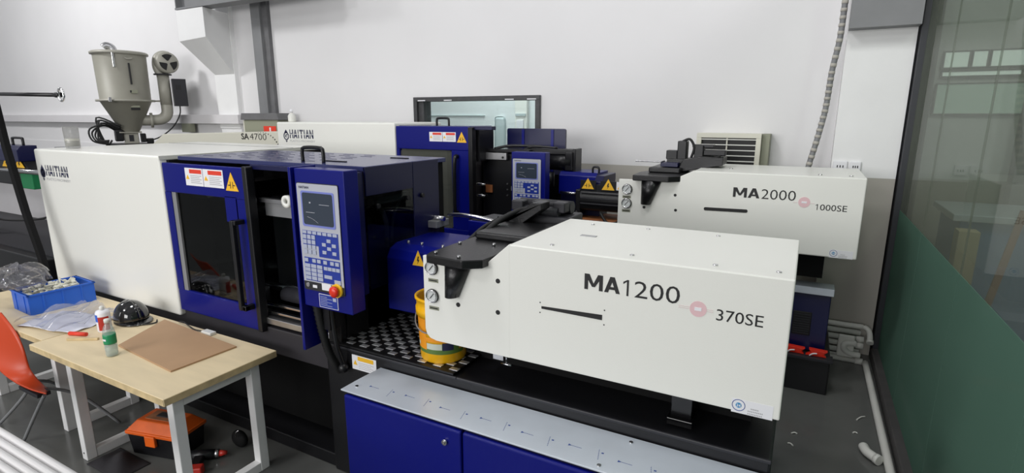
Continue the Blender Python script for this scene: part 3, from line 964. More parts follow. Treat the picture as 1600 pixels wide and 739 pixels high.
MB().prism([(-1.68, 1.545), (-1.62, 1.545), (-1.40, 1.70), (-1.34, 1.70), (-1.34, 1.66), (-1.5, 1.545)], 'y', 2.85, 2.97, 0.004).out('casting_rib', 'cast', tray)
MB().box(-1.58, -1.26, 2.50, 2.9, 1.535, 1.575, 0.01).out('slide_plate', 'cast', m1)
MB().tube([(-1.56, 2.55, 1.55), (-1.56, 2.75, 1.60), (-1.5, 2.95, 1.64), (-1.42, 3.05, 1.6)], 0.016, 8).out('hydraulic_hose', 'rubber', m1)
MB().tube([(-1.62, 2.45, 1.50), (-1.64, 2.7, 1.56), (-1.60, 2.95, 1.60)], 0.012, 8).out('hydraulic_hose', 'rubber', m1)
# valve bank behind the casting
vb = MB()
vb.box(-1.62, -1.22, 2.98, 3.22, 1.52, 1.60, 0.01)
vb.cyl((-1.60, 3.02, 1.62), (-1.30, 3.02, 1.62), 0.035)
vb.cyl((-1.62, 3.14, 1.64), (-1.26, 3.14, 1.64), 0.04)
vb = vb.out('valve_bank', 'graphite', m1)
for (x, y) in ((-1.57, 3.02), (-1.44, 3.04), (-1.30, 3.05)):
    MB().box(x - 0.04, x + 0.04, y - 0.04, y + 0.04, 1.62, 1.685, 0.008).out('solenoid', 'graphite', vb)
mb_ = MB().prism([(-1.95, 3.0), (-1.60, 2.98), (-1.56, 3.26), (-1.92, 3.28)], 'z', 1.38, 1.52, 0.006).out('motor_box', 'blue', m1)
MB().prism([(-1.93, 3.02), (-1.62, 3.0), (-1.58, 3.24), (-1.90, 3.26)], 'z', 1.52, 1.528, 0.002).out('motor_box_lid', 'graphite', mb_)
MB().box(-1.78, -1.74, 3.1, 3.14, 1.528, 1.545).out('lid_knob', 'black', mb_)
MB().box(-2.05, -1.50, 2.95, 3.30, 0.86, 1.38).out('pump_housing', 'black', m1)
lev = MB().tube([(-2.02, 2.88, 1.57), (-1.9, 2.86, 1.585), (-1.76, 2.87, 1.575), (-1.66, 2.90, 1.55), (-1.78, 2.95, 1.55), (-1.95, 2.95, 1.56)], 0.010, 8, closed=True)
lev.out('chrome_lever', 'chrome', m1, 'polished looped lever')
MB().tube([(-1.70, 2.90, 1.56), (-1.68, 2.9, 1.50), (-1.70, 2.92, 1.42)], 0.016, 8).out('lever_shaft', 'chrome', m1)
MB().cyl((-2.20, 2.86, 1.55), (-2.04, 2.86, 1.545), 0.016, seg=12).out('chrome_pin', 'chrome', m1)
MB().box(-2.18, -2.06, 2.80, 2.94, 1.49, 1.535, 0.004).out('pin_block', 'steel', m1)

# front electrical cabinet with filmed sheet-steel top
ca = thing('electrical_cabinet', 'low blue cabinet with film-covered steel top along the front machine', 'cabinet', (-1.0, 2.0, 0))
KY0, KY1 = 1.87, 2.155
MB().box(-2.0, 0.02, KY0 + 0.02, KY1, 0.0, 0.795, 0.003).out('cabinet_body', 'navy', ca)
tops = MB().prism([(-2.025, KY0 + 0.0), (0.03, KY0 + 0.0), (0.03, KY1 + 0.005), (-2.01, KY1 + 0.005), (-2.022, KY0 + 0.13)], 'z', 0.797, 0.805, 0.001)
tops = tops.out('cover_sheet', 'sheet', ca, 'steel sheet under printed protective film')
xs = [-2.0, -1.265, -0.52, 0.02]
for i, (a, c) in enumerate(zip(xs, xs[1:])):
    dd = MB().box(a + 0.004, c - 0.004, KY0 - 0.012, KY0 + 0.018, 0.04, 0.785, 0.01, 3).out('cabinet_door', 'blue', ca)
    lx = c - 0.09
    if i == 0:
        lk = MB().cyl((lx, KY0 - 0.012, 0.712), (lx, KY0 - 0.024, 0.712), 0.014, seg=20).out('lock', 'chrome', dd)
        MB().box(-0.004 + lx, 0.004 + lx, KY0 - 0.0262, KY0 - 0.0238, 0.704, 0.720).out('lock_insert', 'brushed', dd)
marks = MB()
for k in range(9):
    x = -1.90 + k * 0.225
    y = 1.965 + (0.012 if k % 2 else 0)
    marks.box(x, x + 0.05, y, y + 0.002, 0.8052, 0.8056)
    marks.prism([(x - 0.011, y - 0.006), (x - 0.011, y + 0.008), (x + 0.005, y + 0.001)], 'z', 0.8052, 0.8056)
    x += 0.12
    for q in range(6):
        marks.box(x + q * 0.003, x + 0.0022 + q * 0.003, y + 0.02 - q * 0.012, y + 0.028 - q * 0.012, 0.8052, 0.8056)
    marks.box(x + 0.016, x + 0.026, y + 0.006, y + 0.014, 0.8052, 0.8056)
marks.out('film_print', 'ink_blue', tops, stuff=True)
for (x, y) in ((-1.97, 1.93), (-0.62, 1.90), (-0.55, 2.12), (-0.25, 1.93)):
    bolt_head(x, y, 0.805, 0.009, tops)

# oil bucket on the tread plate
bk = thing('oil_bucket', 'yellow oil bucket standing on the tread plate behind the gauges', 'bucket', (-1.695, 2.335, 0.884))
B0 = (-1.695, 2.335, 0.8838)
MB().lathe(B0, [(0.0, 0), (0.122, 0), (0.127, 0.01), (0.136, 0.26), (0.146, 0.262), (0.147, 0.30), (0.140, 0.302), (0.143, 0.345), (0.150, 0.348), (0.150, 0.36), (0.139, 0.362), (0.136, 0.35), (0.125, 0.05), (0.0, 0.04)], 48).out('bucket_body', 'bucket', bk)
def band(a0, a1, z0, z1, m, name, dr=0.0012):
    rr = lambda z: 0.127 + (0.136 - 0.127) * (z - 0.01) / 0.25 + dr
    MB().lathe(B0, [(rr(z0), z0), (rr(z1), z1)], 40, a0=a0, a1=a1).out(name, m, bk)
band(180, 360, 0.055, 0.075, 'bucket_green', 'green_stripe')
band(200, 262, 0.075, 0.25, 'bucket_red', 'orange_label_field')
band(262, 345, 0.075, 0.115, 'bucket_green', 'green_label_field')
band(263, 302, 0.082, 0.117, 'bucket_pale', 'pale_label_box', 0.0018)
band(303, 330, 0.078, 0.122, 'ink_navy', 'picture_label_box', 0.0018)
band(225, 236, 0.09, 0.112, 'bucket_pale', 'print_block', 0.0022)
band(262, 345, 0.125, 0.150, 'bucket_red', 'brand_field', 0.0014)
MB().tube([(-1.695 + 0.15 * math.cos(R(a)), 2.335 + 0.15 * math.sin(R(a)), 1.165 - 0.10 * math.sin(R(a - 180)) if a > 180 else 1.165) for a in range(180, 361, 20)], 0.004, 6).out('bail_handle', 'steel', bk)

# clear cup on the white cover, left
cu = thing('plastic_cup', 'clear plastic cup standing on the large white clamp cover', 'cup', (-5.52, 2.36, 1.93))
MB().lathe((-5.52, 2.36, 1.932), [(0.048, 0.0), (0.052, 0.012), (0.055, 0.18), (0.053, 0.18), (0.049, 0.016), (0.0, 0.016)], 28).out('cup_wall', 'cup', cu)
MB().lathe((-5.52, 2.36, 1.932), [(0.0, 0.018), (0.048, 0.018), (0.051, 0.08), (0.0, 0.078)], 28).out('cup_contents', 'beige', cu)

# ------------------------------------------------------------------ machine behind (larger)
Y2 = 4.6
m2 = thing('injection_molding_machine', 'rear white and blue injection molding machine under the interior window', 'machine', (-2.7, 5.1, 0))
MB().box(-5.75, 0.33, 4.72, 5.45, 0.0, 0.30, 0.01).out('machine_base', 'black', m2)
MB().box(0.0, 0.345, 4.69, 4.80, 0.285, 0.31, 0.003).out('base_lip', 'graphite', m2)
MB().box(-5.70, -0.1, 4.98, 5.45, 0.30, 0.95, 0.01).out('machine_bed', 'black', m2)
c2 = MB().box(-5.74, -3.895, Y2, 5.45, 0.90, 2.128, 0.018, 3).out('clamp_cover', 'white', m2, 'white cover over the clamp end')
logo(-5.63, -5.12, 1.885, 2.04, Y2, c2)
# roof and front band
MB().box(-3.88, -2.96, Y2 + 0.05, 5.05, 2.075, 2.10, 0.004).out('guard_roof', 'blue_top', m2)
MB().box(-2.96, -2.72, Y2 + 0.04, 4.72, 2.065, 2.10, 0.004).out('guard_roof_extension', 'navy', m2)
wx0, wx1, wz0, wz1 = -3.84, -3.17, 1.05, 1.86
d2 = MB()
d2.box(-3.88, -2.97, Y2, Y2 + 0.04, wz1, 2.095, 0.006)
d2.box(-3.88, -2.97, Y2, Y2 + 0.04, 0.90, wz0, 0.006)
d2.box(wx1, -2.97, Y2, Y2 + 0.04, wz0, wz1)
d2.box(-3.88, wx0, Y2, Y2 + 0.04, wz0, wz1)
d2 = d2.out('safety_door', 'blue', m2, 'blue sliding safety door with a clear window')
MB().prism(round_poly(wx0, wx1, wz0, wz1, 0.05), 'y', Y2 + 0.018, Y2 + 0.023).out('door_window', 'plexihaze', d2)
MB().box(-2.97, -2.92, Y2 - 0.005, Y2 + 0.07, 0.90, 2.09, 0.008).out('rubber_edge', 'black', d2)
MB().tube([(-3.10, Y2, 1.80), (-3.10, Y2 - 0.05, 1.78), (-3.11, Y2 - 0.05, 1.5), (-3.11, Y2 - 0.05, 1.26), (-3.11, Y2, 1.23)], 0.02, 8, n=4).out('door_handle', 'black', d2)
warn_label(-3.44, -3.28, 1.945, 2.04, Y2, d2)
warn_label(-3.275, -3.115, 1.945, 2.04, Y2, d2)
hazard(-3.045, 1.94, 0.115, 0.105, Y2, d2)
handle_u((-3.45, Y2 + 0.15, 2.10), (-3.30, Y2 + 0.15, 2.10), 0.075, 0.012, 'black', m2, 'roof_handle')
MB().box(-3.88, -3.19, 5.40, 5.45, 0.9, 2.07).out('guard_back_panel', 'black_matt', m2)
MB().box(-2.72, -2.3, 5.40, 5.45, 0.9, 1.80).out('guard_back_panel', 'black_matt', m2)
MB().box(-2.94, -2.90, Y2 + 0.10, 4.98, 1.75, 2.06).out('guard_end_panel', 'black', m2)
MB().box(-3.80, -3.30, 4.95, 5.39, 0.95, 1.85, 0.01).out('moving_platen', 'sill', m2)
MB().box(-3.83, -3.18, 4.70, 4.74, 1.80, 1.855).out('inner_rail', 'beige', m2)
MB().box(-2.98, -2.45, 4.88, 5.39, 0.95, 1.83, 0.02).out('fixed_platen', 'black', m2)
MB().box(-2.98, -2.42, 4.86, 5.30, 1.84, 1.87, 0.004).out('platen_top_rail', 'black', m2)
rl = MB().box(-3.02, -2.66, 4.82, 4.86, 1.765, 1.835, 0.003).out('upper_door_rail', 'brushed', m2)
MB().cyl((-2.70, 4.822, 1.79), (-2.70, 4.815, 1.79), 0.012, seg=12).out('rail_hole', 'ink', rl)
for z in (1.50, 1.38):
    MB().cyl((-3.1, 4.86, z), (-2.93, 4.86, z), 0.013, seg=12).out('tie_bar', 'chrome', m2)
MB().cyl((-3.85, 4.86, 1.44), (-3.2, 4.86, 1.44), 0.03, seg=12).out('tie_bar', 'chrome', m2)
MB().cyl((-3.85, 4.70, 1.06), (-3.1, 4.70, 1.06), 0.018, seg=12).out('lower_door_rail', 'chrome', m2)
bp = MB().box(-2.93, -2.85, 4.862, 4.872, 1.42, 1.50).out('terminal_plate', 'wood_brown', m2)
for z in (1.52, 1.46, 1.40):
    MB().cyl((-2.68, 4.88, z), (-2.68, 4.872, z), 0.008, seg=8).out('platen_bolt', 'brushed', m2)
MB().tube([(-2.84, 4.9, 1.87), (-2.7, 4.92, 1.9), (-2.5, 4.95, 1.905), (-2.36, 5.0, 1.90)], 0.014, 8).out('top_cable', 'black', m2)
# tall rear guard plate
rg = MB().prism(round_poly(-2.88, -2.20, 1.60, 2.07, 0.02), 'y', 5.24, 5.27).out('rear_guard_plate', 'navy', m2)
MB().box(-2.70, -2.67, 5.232, 5.24, 1.60, 2.06).out('guard_plate_fold', 'blue', rg)
MB().box(-2.36, -2.33, 5.232, 5.24, 1.60, 2.06).out('guard_plate_fold', 'blue', rg)
control_panel(-2.375, -2.035, 1.275, 1.882, 4.40, 4.50, m2)
MB().box(-2.36, -2.28, 4.50, 4.9, 1.30, 1.80).out('panel_bracket', 'navy', m2)
MB().box(-2.40, -2.375, 4.44, 4.9, 1.52, 1.56).out('panel_hinge', 'steel', m2)
# black take-out actuator above the panel
ar = MB()
ar.box(-2.52, -1.98, 4.92, 5.06, 1.83, 1.885, 0.008)
ar.cyl((-2.24, 4.98, 1.76), (-2.0, 4.98, 1.76), 0.085)
ar.box(-2.06, -1.98, 4.90, 5.10, 1.68, 1.86, 0.01)
ar.box(-1.99, -1.955, 4.92, 5.08, 1.66, 1.89, 0.005)
ar.cyl((-2.22, 4.9, 1.66), (-2.22, 4.9, 1.52), 0.05)
ar.out('ejector_actuator', 'black', m2)
MB().tube([(-2.46, 4.9, 1.89), (-2.35, 4.9, 1.905), (-2.15, 4.93, 1.895)], 0.01, 6).out('air_hose', 'black', m2)
# nozzle guard and barrel
n2 = MB().prism([(4.86, 1.46), (4.86, 1.64), (4.89, 1.675), (5.2, 1.675), (5.2, 1.46)], 'x', -2.10, -1.72, 0.005)
n2.out('nozzle_guard', 'blue', m2)
MB().prism([(4.80, 1.46), (4.80, 1.60), (4.86, 1.655), (5.2, 1.655), (5.2, 1.46)], 'x', -1.72, -1.64, 0.005).out('nozzle_guard_end', 'navy', m2)
handle_u((-1.77, 4.9, 1.675), (-1.71, 4.9, 1.675), 0.055, 0.010, 'black', m2, 'guard_handle')
MB().box(-2.10, -1.70, 4.92, 5.15, 1.25, 1.46).out('nozzle_block', 'navy', m2)
MB().cyl((-2.06, 4.80, 1.485), (-1.86, 4.80, 1.48), 0.012, seg=10).out('nozzle_rod', 'chrome', m2)
br = MB()
br.prism([(4.72 + 0.06 * (1 - math.cos(a)), 1.435 + 0.10 * math.sin(a)) for a in [R(-90 + 18 * k) for k in range(11)]] + [(5.05, 1.535), (5.05, 1.335)], 'x', -1.83, -1.40, 0.004)
br = br.out('barrel_cover', 'black', m2, 'ribbed black heat cover of the barrel')
for z in (1.40, 1.45, 1.50):
    MB().box(-1.82, -1.41, 4.712, 4.728, z, z + 0.012, 0.003).out('cover_rib', 'graphite', br)
MB().box(-1.88, -1.83, 4.74, 5.05, 1.30, 1.53, 0.01).out('barrel_flange', 'black', m2)
for x, k in ((-1.76, 'hands'), (-1.565, 'bolt')):
    MB().box(x - 0.075, x + 0.075, 4.752, 4.76, 1.53, 1.62).out('sign_back', 'black', m2)
    hazard(x, 1.54, 0.12, 0.10, 4.75, m2, k)
sg = MB().box(-1.485, -1.425, 4.74, 4.745, 1.545, 1.62).out('small_label', 'sticker', m2)
MB().prism([(-1.475, 1.555), (-1.44, 1.555), (-1.457, 1.585)], 'y', 4.737, 4.74).out('hazard_mark', 'yellow', sg)
MB().box(-1.75, -1.42, 4.76, 5.1, 1.52, 1.58).out('barrel_top_cover', 'black', m2)
MB().box(-1.88, -1.42, 4.75, 5.1, 1.14, 1.26, 0.01).out('copper_manifold', 'wood_brown', m2)
MB().tube([(-1.86, 4.72, 1.33), (-1.78, 4.68, 1.24), (-1.6, 4.68, 1.22), (-1.42, 4.7, 1.27)], 0.012, 8).out('heater_cable', 'rubber', m2)
MB().tube([(-1.62, 4.72, 1.33), (-1.54, 4.68, 1.25), (-1.42, 4.68, 1.22)], 0.014, 8).out('heater_cable', 'rubber', m2)
MB().box(-2.62, -1.44, 4.78, 5.4, 0.95, 1.12).out('nozzle_carriage', 'black', m2)
# injection cover
JX1, JZ0, JZ1 = 0.395, 1.165, 1.765
plate = [(-1.42, 1.22), (-1.41, 1.19), (-1.39, 1.172), (-1.35, JZ0), (-0.79, JZ0), (-0.79, JZ1), (-0.80, JZ1), (-0.985, 1.672), (-1.42, 1.665)]
ic = MB()
ic.prism(plate, 'y', Y2, Y2 + 0.025, 0.003)
ic.box(-0.80, JX1, Y2, 5.42, JZ0, JZ1, 0.008)
inj2 = ic.out('injection_cover', 'white', m2, 'white cover of the injection unit')
for z in (1.582, 1.46):
    gauge(-1.342, z, Y2, 0.042, inj2)
    name_strip(-1.345, z - 0.068, Y2, 0.075, 0.022, inj2)
for (x, z) in ((-0.935, 1.556), (-0.924, 1.43), (-1.19, 1.435)):
    MB().cyl((x, Y2 + 0.002, z), (x, Y2 - 0.002, z), 0.012, seg=16).out('plugged_hole', 'ink', inj2)
MB().prism(round_poly(-0.70, -0.37, 1.452, 1.478, 0.012), 'y', Y2 - 0.003, Y2 + 0.002, mtx=Matrix.Translation((-0.5, 0, 1.465)) @ Matrix.Rotation(R(-1.0), 4, 'Y') @ Matrix.Translation((0.5, 0, -1.465))).out('slot', 'ink', inj2)
block_text('lettering', 'MA', -0.488, -0.295, 1.574, 1.650, Y2 - 0.0015, 'ink', inj2, 0.1)
text('lettering', '2000', -0.283, -0.045, 1.572, 1.648, Y2 - 0.0015, 'ink', inj2, -0.006)
block_text('lettering', '1', 0.088, 0.118, 1.516, 1.559, Y2 - 0.0015, 'ink', inj2)
text('lettering', '000SE', 0.122, 0.295, 1.515, 1.560, Y2 - 0.0015, 'ink', inj2)
MB().cyl((0.015, Y2, 1.567), (0.015, Y2 - 0.002, 1.567), 0.04, seg=28).out('pink_disc', 'pink', inj2)
pk = MB().box(-0.06, -0.03, Y2 - 0.002, Y2, 1.560, 1.564)
pk.box(0.058, 0.085, Y2 - 0.002, Y2, 1.560, 1.564)
pk.out('disc_side_lines', 'pink_line', inj2, stuff=True)
MB().box(-0.003, 0.032, Y2 - 0.0036, Y2 - 0.002, 1.560, 1.574).out('disc_characters', 'sticker', inj2)
service_sticker(0.245, 1.20, Y2, 1.0, inj2)
for (x, y) in ((-0.55, 4.9), (0.1, 4.7), (0.3, 4.7)):
    bolt_head(x, y, JZ1, 0.014, inj2)
MB().box(-1.3, 0.2, 4.78, 5.35, 0.95, JZ0).out('injection_carriage', 'black_matt', m2)
# hopper seat + sprue picker base
tr = MB().prism([(-1.28, 4.52), (-0.98, 4.52), (-0.90, 4.60), (-0.78, 5.3), (-1.15, 5.35), (-1.30, 4.8)], 'z', 1.668, 1.715, 0.006)
tray2 = tr.out('hopper_seat', 'cast', m2, 'black casting on the injection unit')
lg = MB()
t = bmesh.new()
rows = []
for (z, hw, cx, dep) in ((1.67, 0.085, -1.135, 0.075), (1.465, 0.042, -1.175, 0.05)):
    rows.append([t.verts.new((cx + hw * math.cos(math.pi * k / n), 4.595 - dep * math.sin(math.pi * k / n), z)) for k in range(n + 1)])
for k in range(n):
    f = t.faces.new((rows[0][k], rows[0][k + 1], rows[1][k + 1], rows[1][k]))
    f.smooth = True
t.faces.new(rows[1])
t.faces.new(rows[0][::-1])
t.faces.new((rows[0][0], rows[1][0], rows[1][n], rows[0][n]))
bmesh.ops.recalc_face_normals(t, faces=t.faces)
lg._merge(t).out('hopper_seat_leg', 'cast', m2)
sb = MB()
sb.box(-1.22, -0.95, 4.80, 5.25, 1.715, 1.76, 0.01)
sb.box(-1.10, -0.88, 4.95, 5.2, 1.76, 1.83, 0.008)
sb.prism([(-1.0, 1.715), (-0.62, 1.79), (-0.62, 1.85), (-0.8, 1.86), (-0.95, 1.83)], 'y', 4.9, 5.15, 0.005)
sb.out('slide_base', 'cast', m2)
MB().box(-1.13, -0.98, 4.85, 5.0, 1.765, 1.80, 0.004).out('slide_block', 'navy', m2)
pst = MB()
pst.box(-1.02, -0.94, 4.98, 5.08, 1.80, 1.985, 0.008)
pst.box(-1.12, -1.02, 5.0, 5.08, 1.82, 1.90, 0.008)
pst.box(-0.88, -0.80, 5.0, 5.1, 1.79, 1.95, 0.008)
pst.box(-0.82, -0.62, 5.02, 5.1, 1.86, 1.91, 0.008)
pst.box(-0.90, -0.72, 5.02, 5.1, 1.93, 1.955, 0.004)
pst.out('feed_mechanism', 'black', m2)
MB().tube([(-0.98, 5.0, 1.98), (-0.92, 5.0, 2.0), (-0.88, 5.0, 1.93), (-0.90, 5.0, 1.84)], 0.011, 6).out('air_hose', 'rubber', m2)
MB().tube([(-0.66, 5.0, 1.86), (-0.74, 4.95, 1.83), (-0.82, 4.95, 1.80)], 0.012, 6).out('air_hose', 'rubber', m2)
MB().box(-1.35, -1.12, 4.84, 4.98, 1.80, 1.812, 0.003).out('chrome_shutter', 'chrome', m2)
# cabinet of the rear machine
k2 = thing('electrical_cabinet', 'low blue vented cabinet under the right end of the rear machine', 'cabinet', (-0.4, 4.9, 0.31))
MB().box(-1.4, 0.285, 4.84, 4.975, 0.31, 0.80, 0.006).out('cabinet_body', 'navy', k2)
MB().box(-1.4, 0.30, 4.81, 4.978, 0.80, 0.86, 0.004).out('cover_sheet', 'sheet', k2)
vt = MB().box(0.03, 0.165, 4.832, 4.84, 0.44, 0.64, 0.004).out('vent_grille', 'ink', k2)
lv = MB()
for q in range(9):
    lv.box(0.04, 0.155, 4.826, 4.833, 0.452 + q * 0.02, 0.460 + q * 0.02)
lv.out('vent_slats', 'graphite', vt, stuff=True)
for i, x in enumerate((0.06, 0.22)):
    cl = thing('pipe_clamp', ('left', 'right')[i] + ' red pipe clamp on the black base of the rear machine', 'clamp', (x, 4.755, 0.31), 'red clamps on the machine base')
    MB().prism([(x - 0.07, 0.311), (x + 0.08, 0.311), (x + 0.06, 0.335), (x + 0.085, 0.36), (x - 0.05, 0.365), (x - 0.03, 0.335)], 'y', 4.735, 4.785, 0.004).out('clamp_body', 'red_plastic', cl)
    MB().tube([(x - 0.04, 4.73, 0.312), (x - 0.02, 4.72, 0.335), (x + 0.01, 4.725, 0.34)], 0.006, 6).out('cable_tie', 'sticker', cl)

# white bottle on the rear clamp cover
bt = thing('spray_bottle', 'white plastic bottle standing on the rear white clamp cover', 'bottle', (-5.60, 4.72, 2.128))
MB().lathe((-5.60, 4.72, 2.129), [(0.0, 0), (0.042, 0), (0.045, 0.01), (0.045, 0.07), (0.03, 0.095), (0.014, 0.105), (0.014, 0.115), (0.0, 0.115)], 24).out('bottle_body', 'pvc', bt)
MB().lathe((-5.60, 4.72, 2.129), [(0.018, 0.112), (0.02, 0.135), (0.012, 0.15), (0.0, 0.152)], 16).out('bottle_cap', 'sticker', bt)

# ------------------------------------------------------------------ long machine at the far left-back with the hopper dryer
m3 = thing('injection_molding_machine', 'long pale machine with a steel hopper dryer, against the ledge wall', 'machine', (-9.0, 5.4, 0))
MB().prism([(-9.15, 0.95), (-6.02, 0.95), (-6.02, 2.005), (-8.85, 1.925), (-9.15, 1.775)], 'y', 5.0, 5.54, 0.008).out('injection_cover', 'beige', m3)
text('lettering', 'SA', -6.98, -6.82, 1.88, 1.965, 4.998, 'ink', m3, 0.02)
text('lettering', '4700', -6.80, -6.46, 1.88, 1.965, 4.998, 'ink', m3, -0.01)
dt = MB()
for k in range(12):
    a = R(120 - k * 9)
    x, z = -6.55 + 0.33 * math.cos(a), 1.74 + 0.24 * math.sin(a)
    dt.cyl((x, 5.0, z), (x, 4.997, z), 0.003 + k * 0.0008, seg=8)
dt.out('dotted_arc_print', 'ink', m3)
MB().box(-13.5, -6.0, 5.02, 5.54, 0.0, 0.93, 0.01).out('machine_bed', 'black', m3)
MB().box(-10.3, -9.2, 4.86, 5.3, 0.93, 1.76, 0.02).out('barrel_block', 'black', m3)

hd = thing('hopper_dryer', 'grey steel hopper dryer with blower and control box', 'hopper', (-9.75, 5.0, 1.76))
e = Vector((0.455, 0.89, 0)).normalized()
f_ = Vector((-e.y, e.x, 0))          # away from the camera
HM = Matrix(((e.x, f_.x, 0, -9.75), (e.y, f_.y, 0, 5.0), (0, 0, 1, 0), (0, 0, 0, 1)))
def hout(mbx, name, m, parent=hd, **k):
    return mbx.out(name, m, parent, mtx=HM, **k)
hout(MB().lathe((0, 0, 0), [(0.10, 1.94), (0.13, 1.96), (0.345, 2.42), (0.36, 2.425), (0.36, 2.45), (0.345, 2.455), (0.355, 3.14), (0.35, 3.16), (0.0, 3.18)], 48), 'hopper_shell', 'hopper')
hout(MB().lathe((0, 0, 0), [(0.34, 3.135), (0.385, 3.135), (0.39, 3.165), (0.36, 3.185), (0.0, 3.19)], 48), 'hopper_lid', 'hopper_light')
hout(MB().ring((0, 0, 2.437), 0.34, 0.40, 'z', 0.03, 40), 'hopper_flange', 'hopper_light')
hout(MB().tube([(-0.06, 0, 3.18), (-0.09, 0, 3.25), (-0.15, 0, 3.27), (-0.19, 0, 3.24)], 0.055, 12), 'lid_outlet', 'brushed')
hout(MB().box(-0.10, 0.10, -0.10, 0.10, 1.76, 1.95, 0.01), 'hopper_throat', 'hopper_light')
hout(MB().box(-0.03, 0.03, -0.11, -0.10, 1.80, 1.90), 'throat_sight_glass', 'graphite')
hout(MB().box(-0.15, 0.15, -0.15, 0.15, 1.93, 1.95, 0.004), 'throat_flange', 'hopper')
hout(MB().box(0.09, 0.115, -0.357, -0.345, 2.68, 3.0, 0.004), 'level_window', 'ink')
hout(MB().box(0.07, 0.17, -0.352, -0.335, 2.545, 2.60, 0.003), 'nameplate', 'olive')
hout(MB().box(0.07, 0.09, -0.354, -0.34, 2.555, 2.59), 'nameplate_mark', 'ink')
hout(MB().box(0.05, 0.17, -0.30, -0.285, 2.29, 2.36, 0.003), 'warning_plate', 'ink')
hout(MB().box(0.05, 0.17, -0.304, -0.30, 2.33, 2.36), 'warning_plate_band', 'olive')
hout(MB().box(-0.10, -0.07, -0.375, -0.35, 2.93, 3.15, 0.006), 'lid_latch', 'chrome')
hout(MB().tube([(0.06, -0.36, 3.08), (0.10, -0.38, 3.06), (0.16, -0.37, 3.07)], 0.012, 6), 'lid_handle', 'hopper_light')
hout(MB().box(-0.22, -0.18, -0.40, -0.36, 2.41, 2.48, 0.004), 'flange_clamp', 'brushed')
hout(MB().box(0.38, 0.55, -0.03, 0.03, 2.425, 2.45), 'duct_bracket', 'hopper')
hout(MB().tube([(0.14, 0, 2.13), (0.30, 0, 2.13), (0.46, 0, 2.15), (0.54, 0, 2.24), (0.55, 0, 2.40)], 0.085, 14, n=6), 'elbow_duct', 'hopper_light')
hout(MB().cyl((0.29, 0, 2.13), (0.33, 0, 2.13), 0.12, seg=20), 'elbow_flange', 'hopper_light')
hout(MB().cyl((0.55, 0, 2.38), (0.55, 0, 2.86), 0.088), 'heater_tube', 'hopper_light')
hout(MB().cyl((0.55, 0, 2.855), (0.55, 0, 2.875), 0.13), 'heater_flange', 'graphite')
hout(MB().tube([(0.52, 0, 2.86), (0.48, 0, 2.98), (0.50, 0, 3.12), (0.58, 0, 3.18), (0.66, -0.02, 3.17)], 0.062, 12, n=6), 'blower_outlet', 'hopper_light')
FC = Matrix.Translation((0.62, -0.05, 3.05)) @ Matrix.Rotation(R(16), 4, 'Z') @ Matrix.Rotation(R(90), 4, 'X')
hout(MB().lathe((0, 0, 0), [(0.10, -0.09), (0.17, -0.07), (0.17, 0.05), (0.155, 0.085), (0.0, 0.085)], 32, FC), 'blower_housing', 'hopper_light')
fb = MB()
for k in range(3):
    a = R(90 + 120 * k)
    pts = []
    for q in range(7):
        t_ = a + R(-30 + q * 12)
        pts.append((0.132 * math.cos(t_), 0.132 * math.sin(t_)))
    pts += [(0.03 * math.cos(a + R(30)), 0.03 * math.sin(a + R(30))), (0.03 * math.cos(a - R(10)), 0.03 * math.sin(a - R(10)))]
    fb.prism(pts, 'z', 0.084, 0.09, mtx=FC)
hout(fb, 'blower_intake', 'ink')
hout(MB().box(0.66, 0.86, -0.10, 0.10, 2.36, 2.80, 0.006), 'dryer_control_box', 'graphite')
hout(MB().box(0.70, 0.78, -0.106, -0.10, 2.62, 2.70), 'control_display', 'ink')
hout(MB().tube([(0.74, 0, 2.36), (0.72, 0, 2.22), (0.60, -0.02, 2.02), (0.40, -0.05, 1.86), (0.22, -0.1, 1.80)], 0.010, 6), 'power_cable', 'rubber')
for k in range(7):
    z = 1.76 + 0.03 * (k % 3)
    hout(MB().tube([(-0.12, -0.05 * k + 0.1, 1.86 + 0.03 * k), (-0.30 - 0.02 * k, -0.1, 2.05 + 0.02 * k - 0.02 * (k % 2)), (-0.52 + 0.03 * k, -0.15, 2.0 - 0.04 * k), (-0.50 + 0.04 * k, -0.2, 1.82), (-0.30, -0.2, z)], 0.013, 6), 'heater_cable', 'rubber')
hout(MB().box(-0.22, -0.10, -0.14, 0.14, 1.80, 1.98, 0.02), 'cable_junction', 'black')
hout(MB().box(0.12, 0.20, -0.14, 0.10, 1.78, 1.92, 0.01), 'throat_clamp', 'black')
hout(MB().box(0.20, 0.30, -0.12, 0.05, 1.76, 1.84, 0.01), 'throat_clamp', 'black')

# air dryer cabinet below the duct
ad = thing('air_dryer', 'olive grey box with a dark hood and red label below the wall duct', 'machine', (-7.35, 5.7, 0))
MB().box(-7.72, -6.95, 5.60, 5.86, 0.0, 2.14, 0.01).out('cabinet_body', 'olive', ad)
MB().prism([(-7.76, 2.14), (-6.90, 2.14), (-6.93, 2.24), (-7.73, 2.24)], 'y', 5.57, 5.87, 0.006).out('hood', 'steel_dark', ad)
lb = MB().box(-7.27, -7.0, 5.594, 5.60, 1.95, 2.05).out('red_label', 'red', ad)
MB().box(-7.14, -7.11, 5.591, 5.594, 1.97, 2.03).out('label_mark', 'sticker', lb)
MB().cyl((-7.79, 5.66, 0.0), (-7.79, 5.66, 2.13), 0.02).out('upright_pipe', 'beige', ad)
jb = tag(MB().box(-9.75, -9.50, 5.84, 5.93, 1.92, 2.07, 0.005).out('junction_box', 'olive'), 'small olive grey box under the wall ledge', 'box')

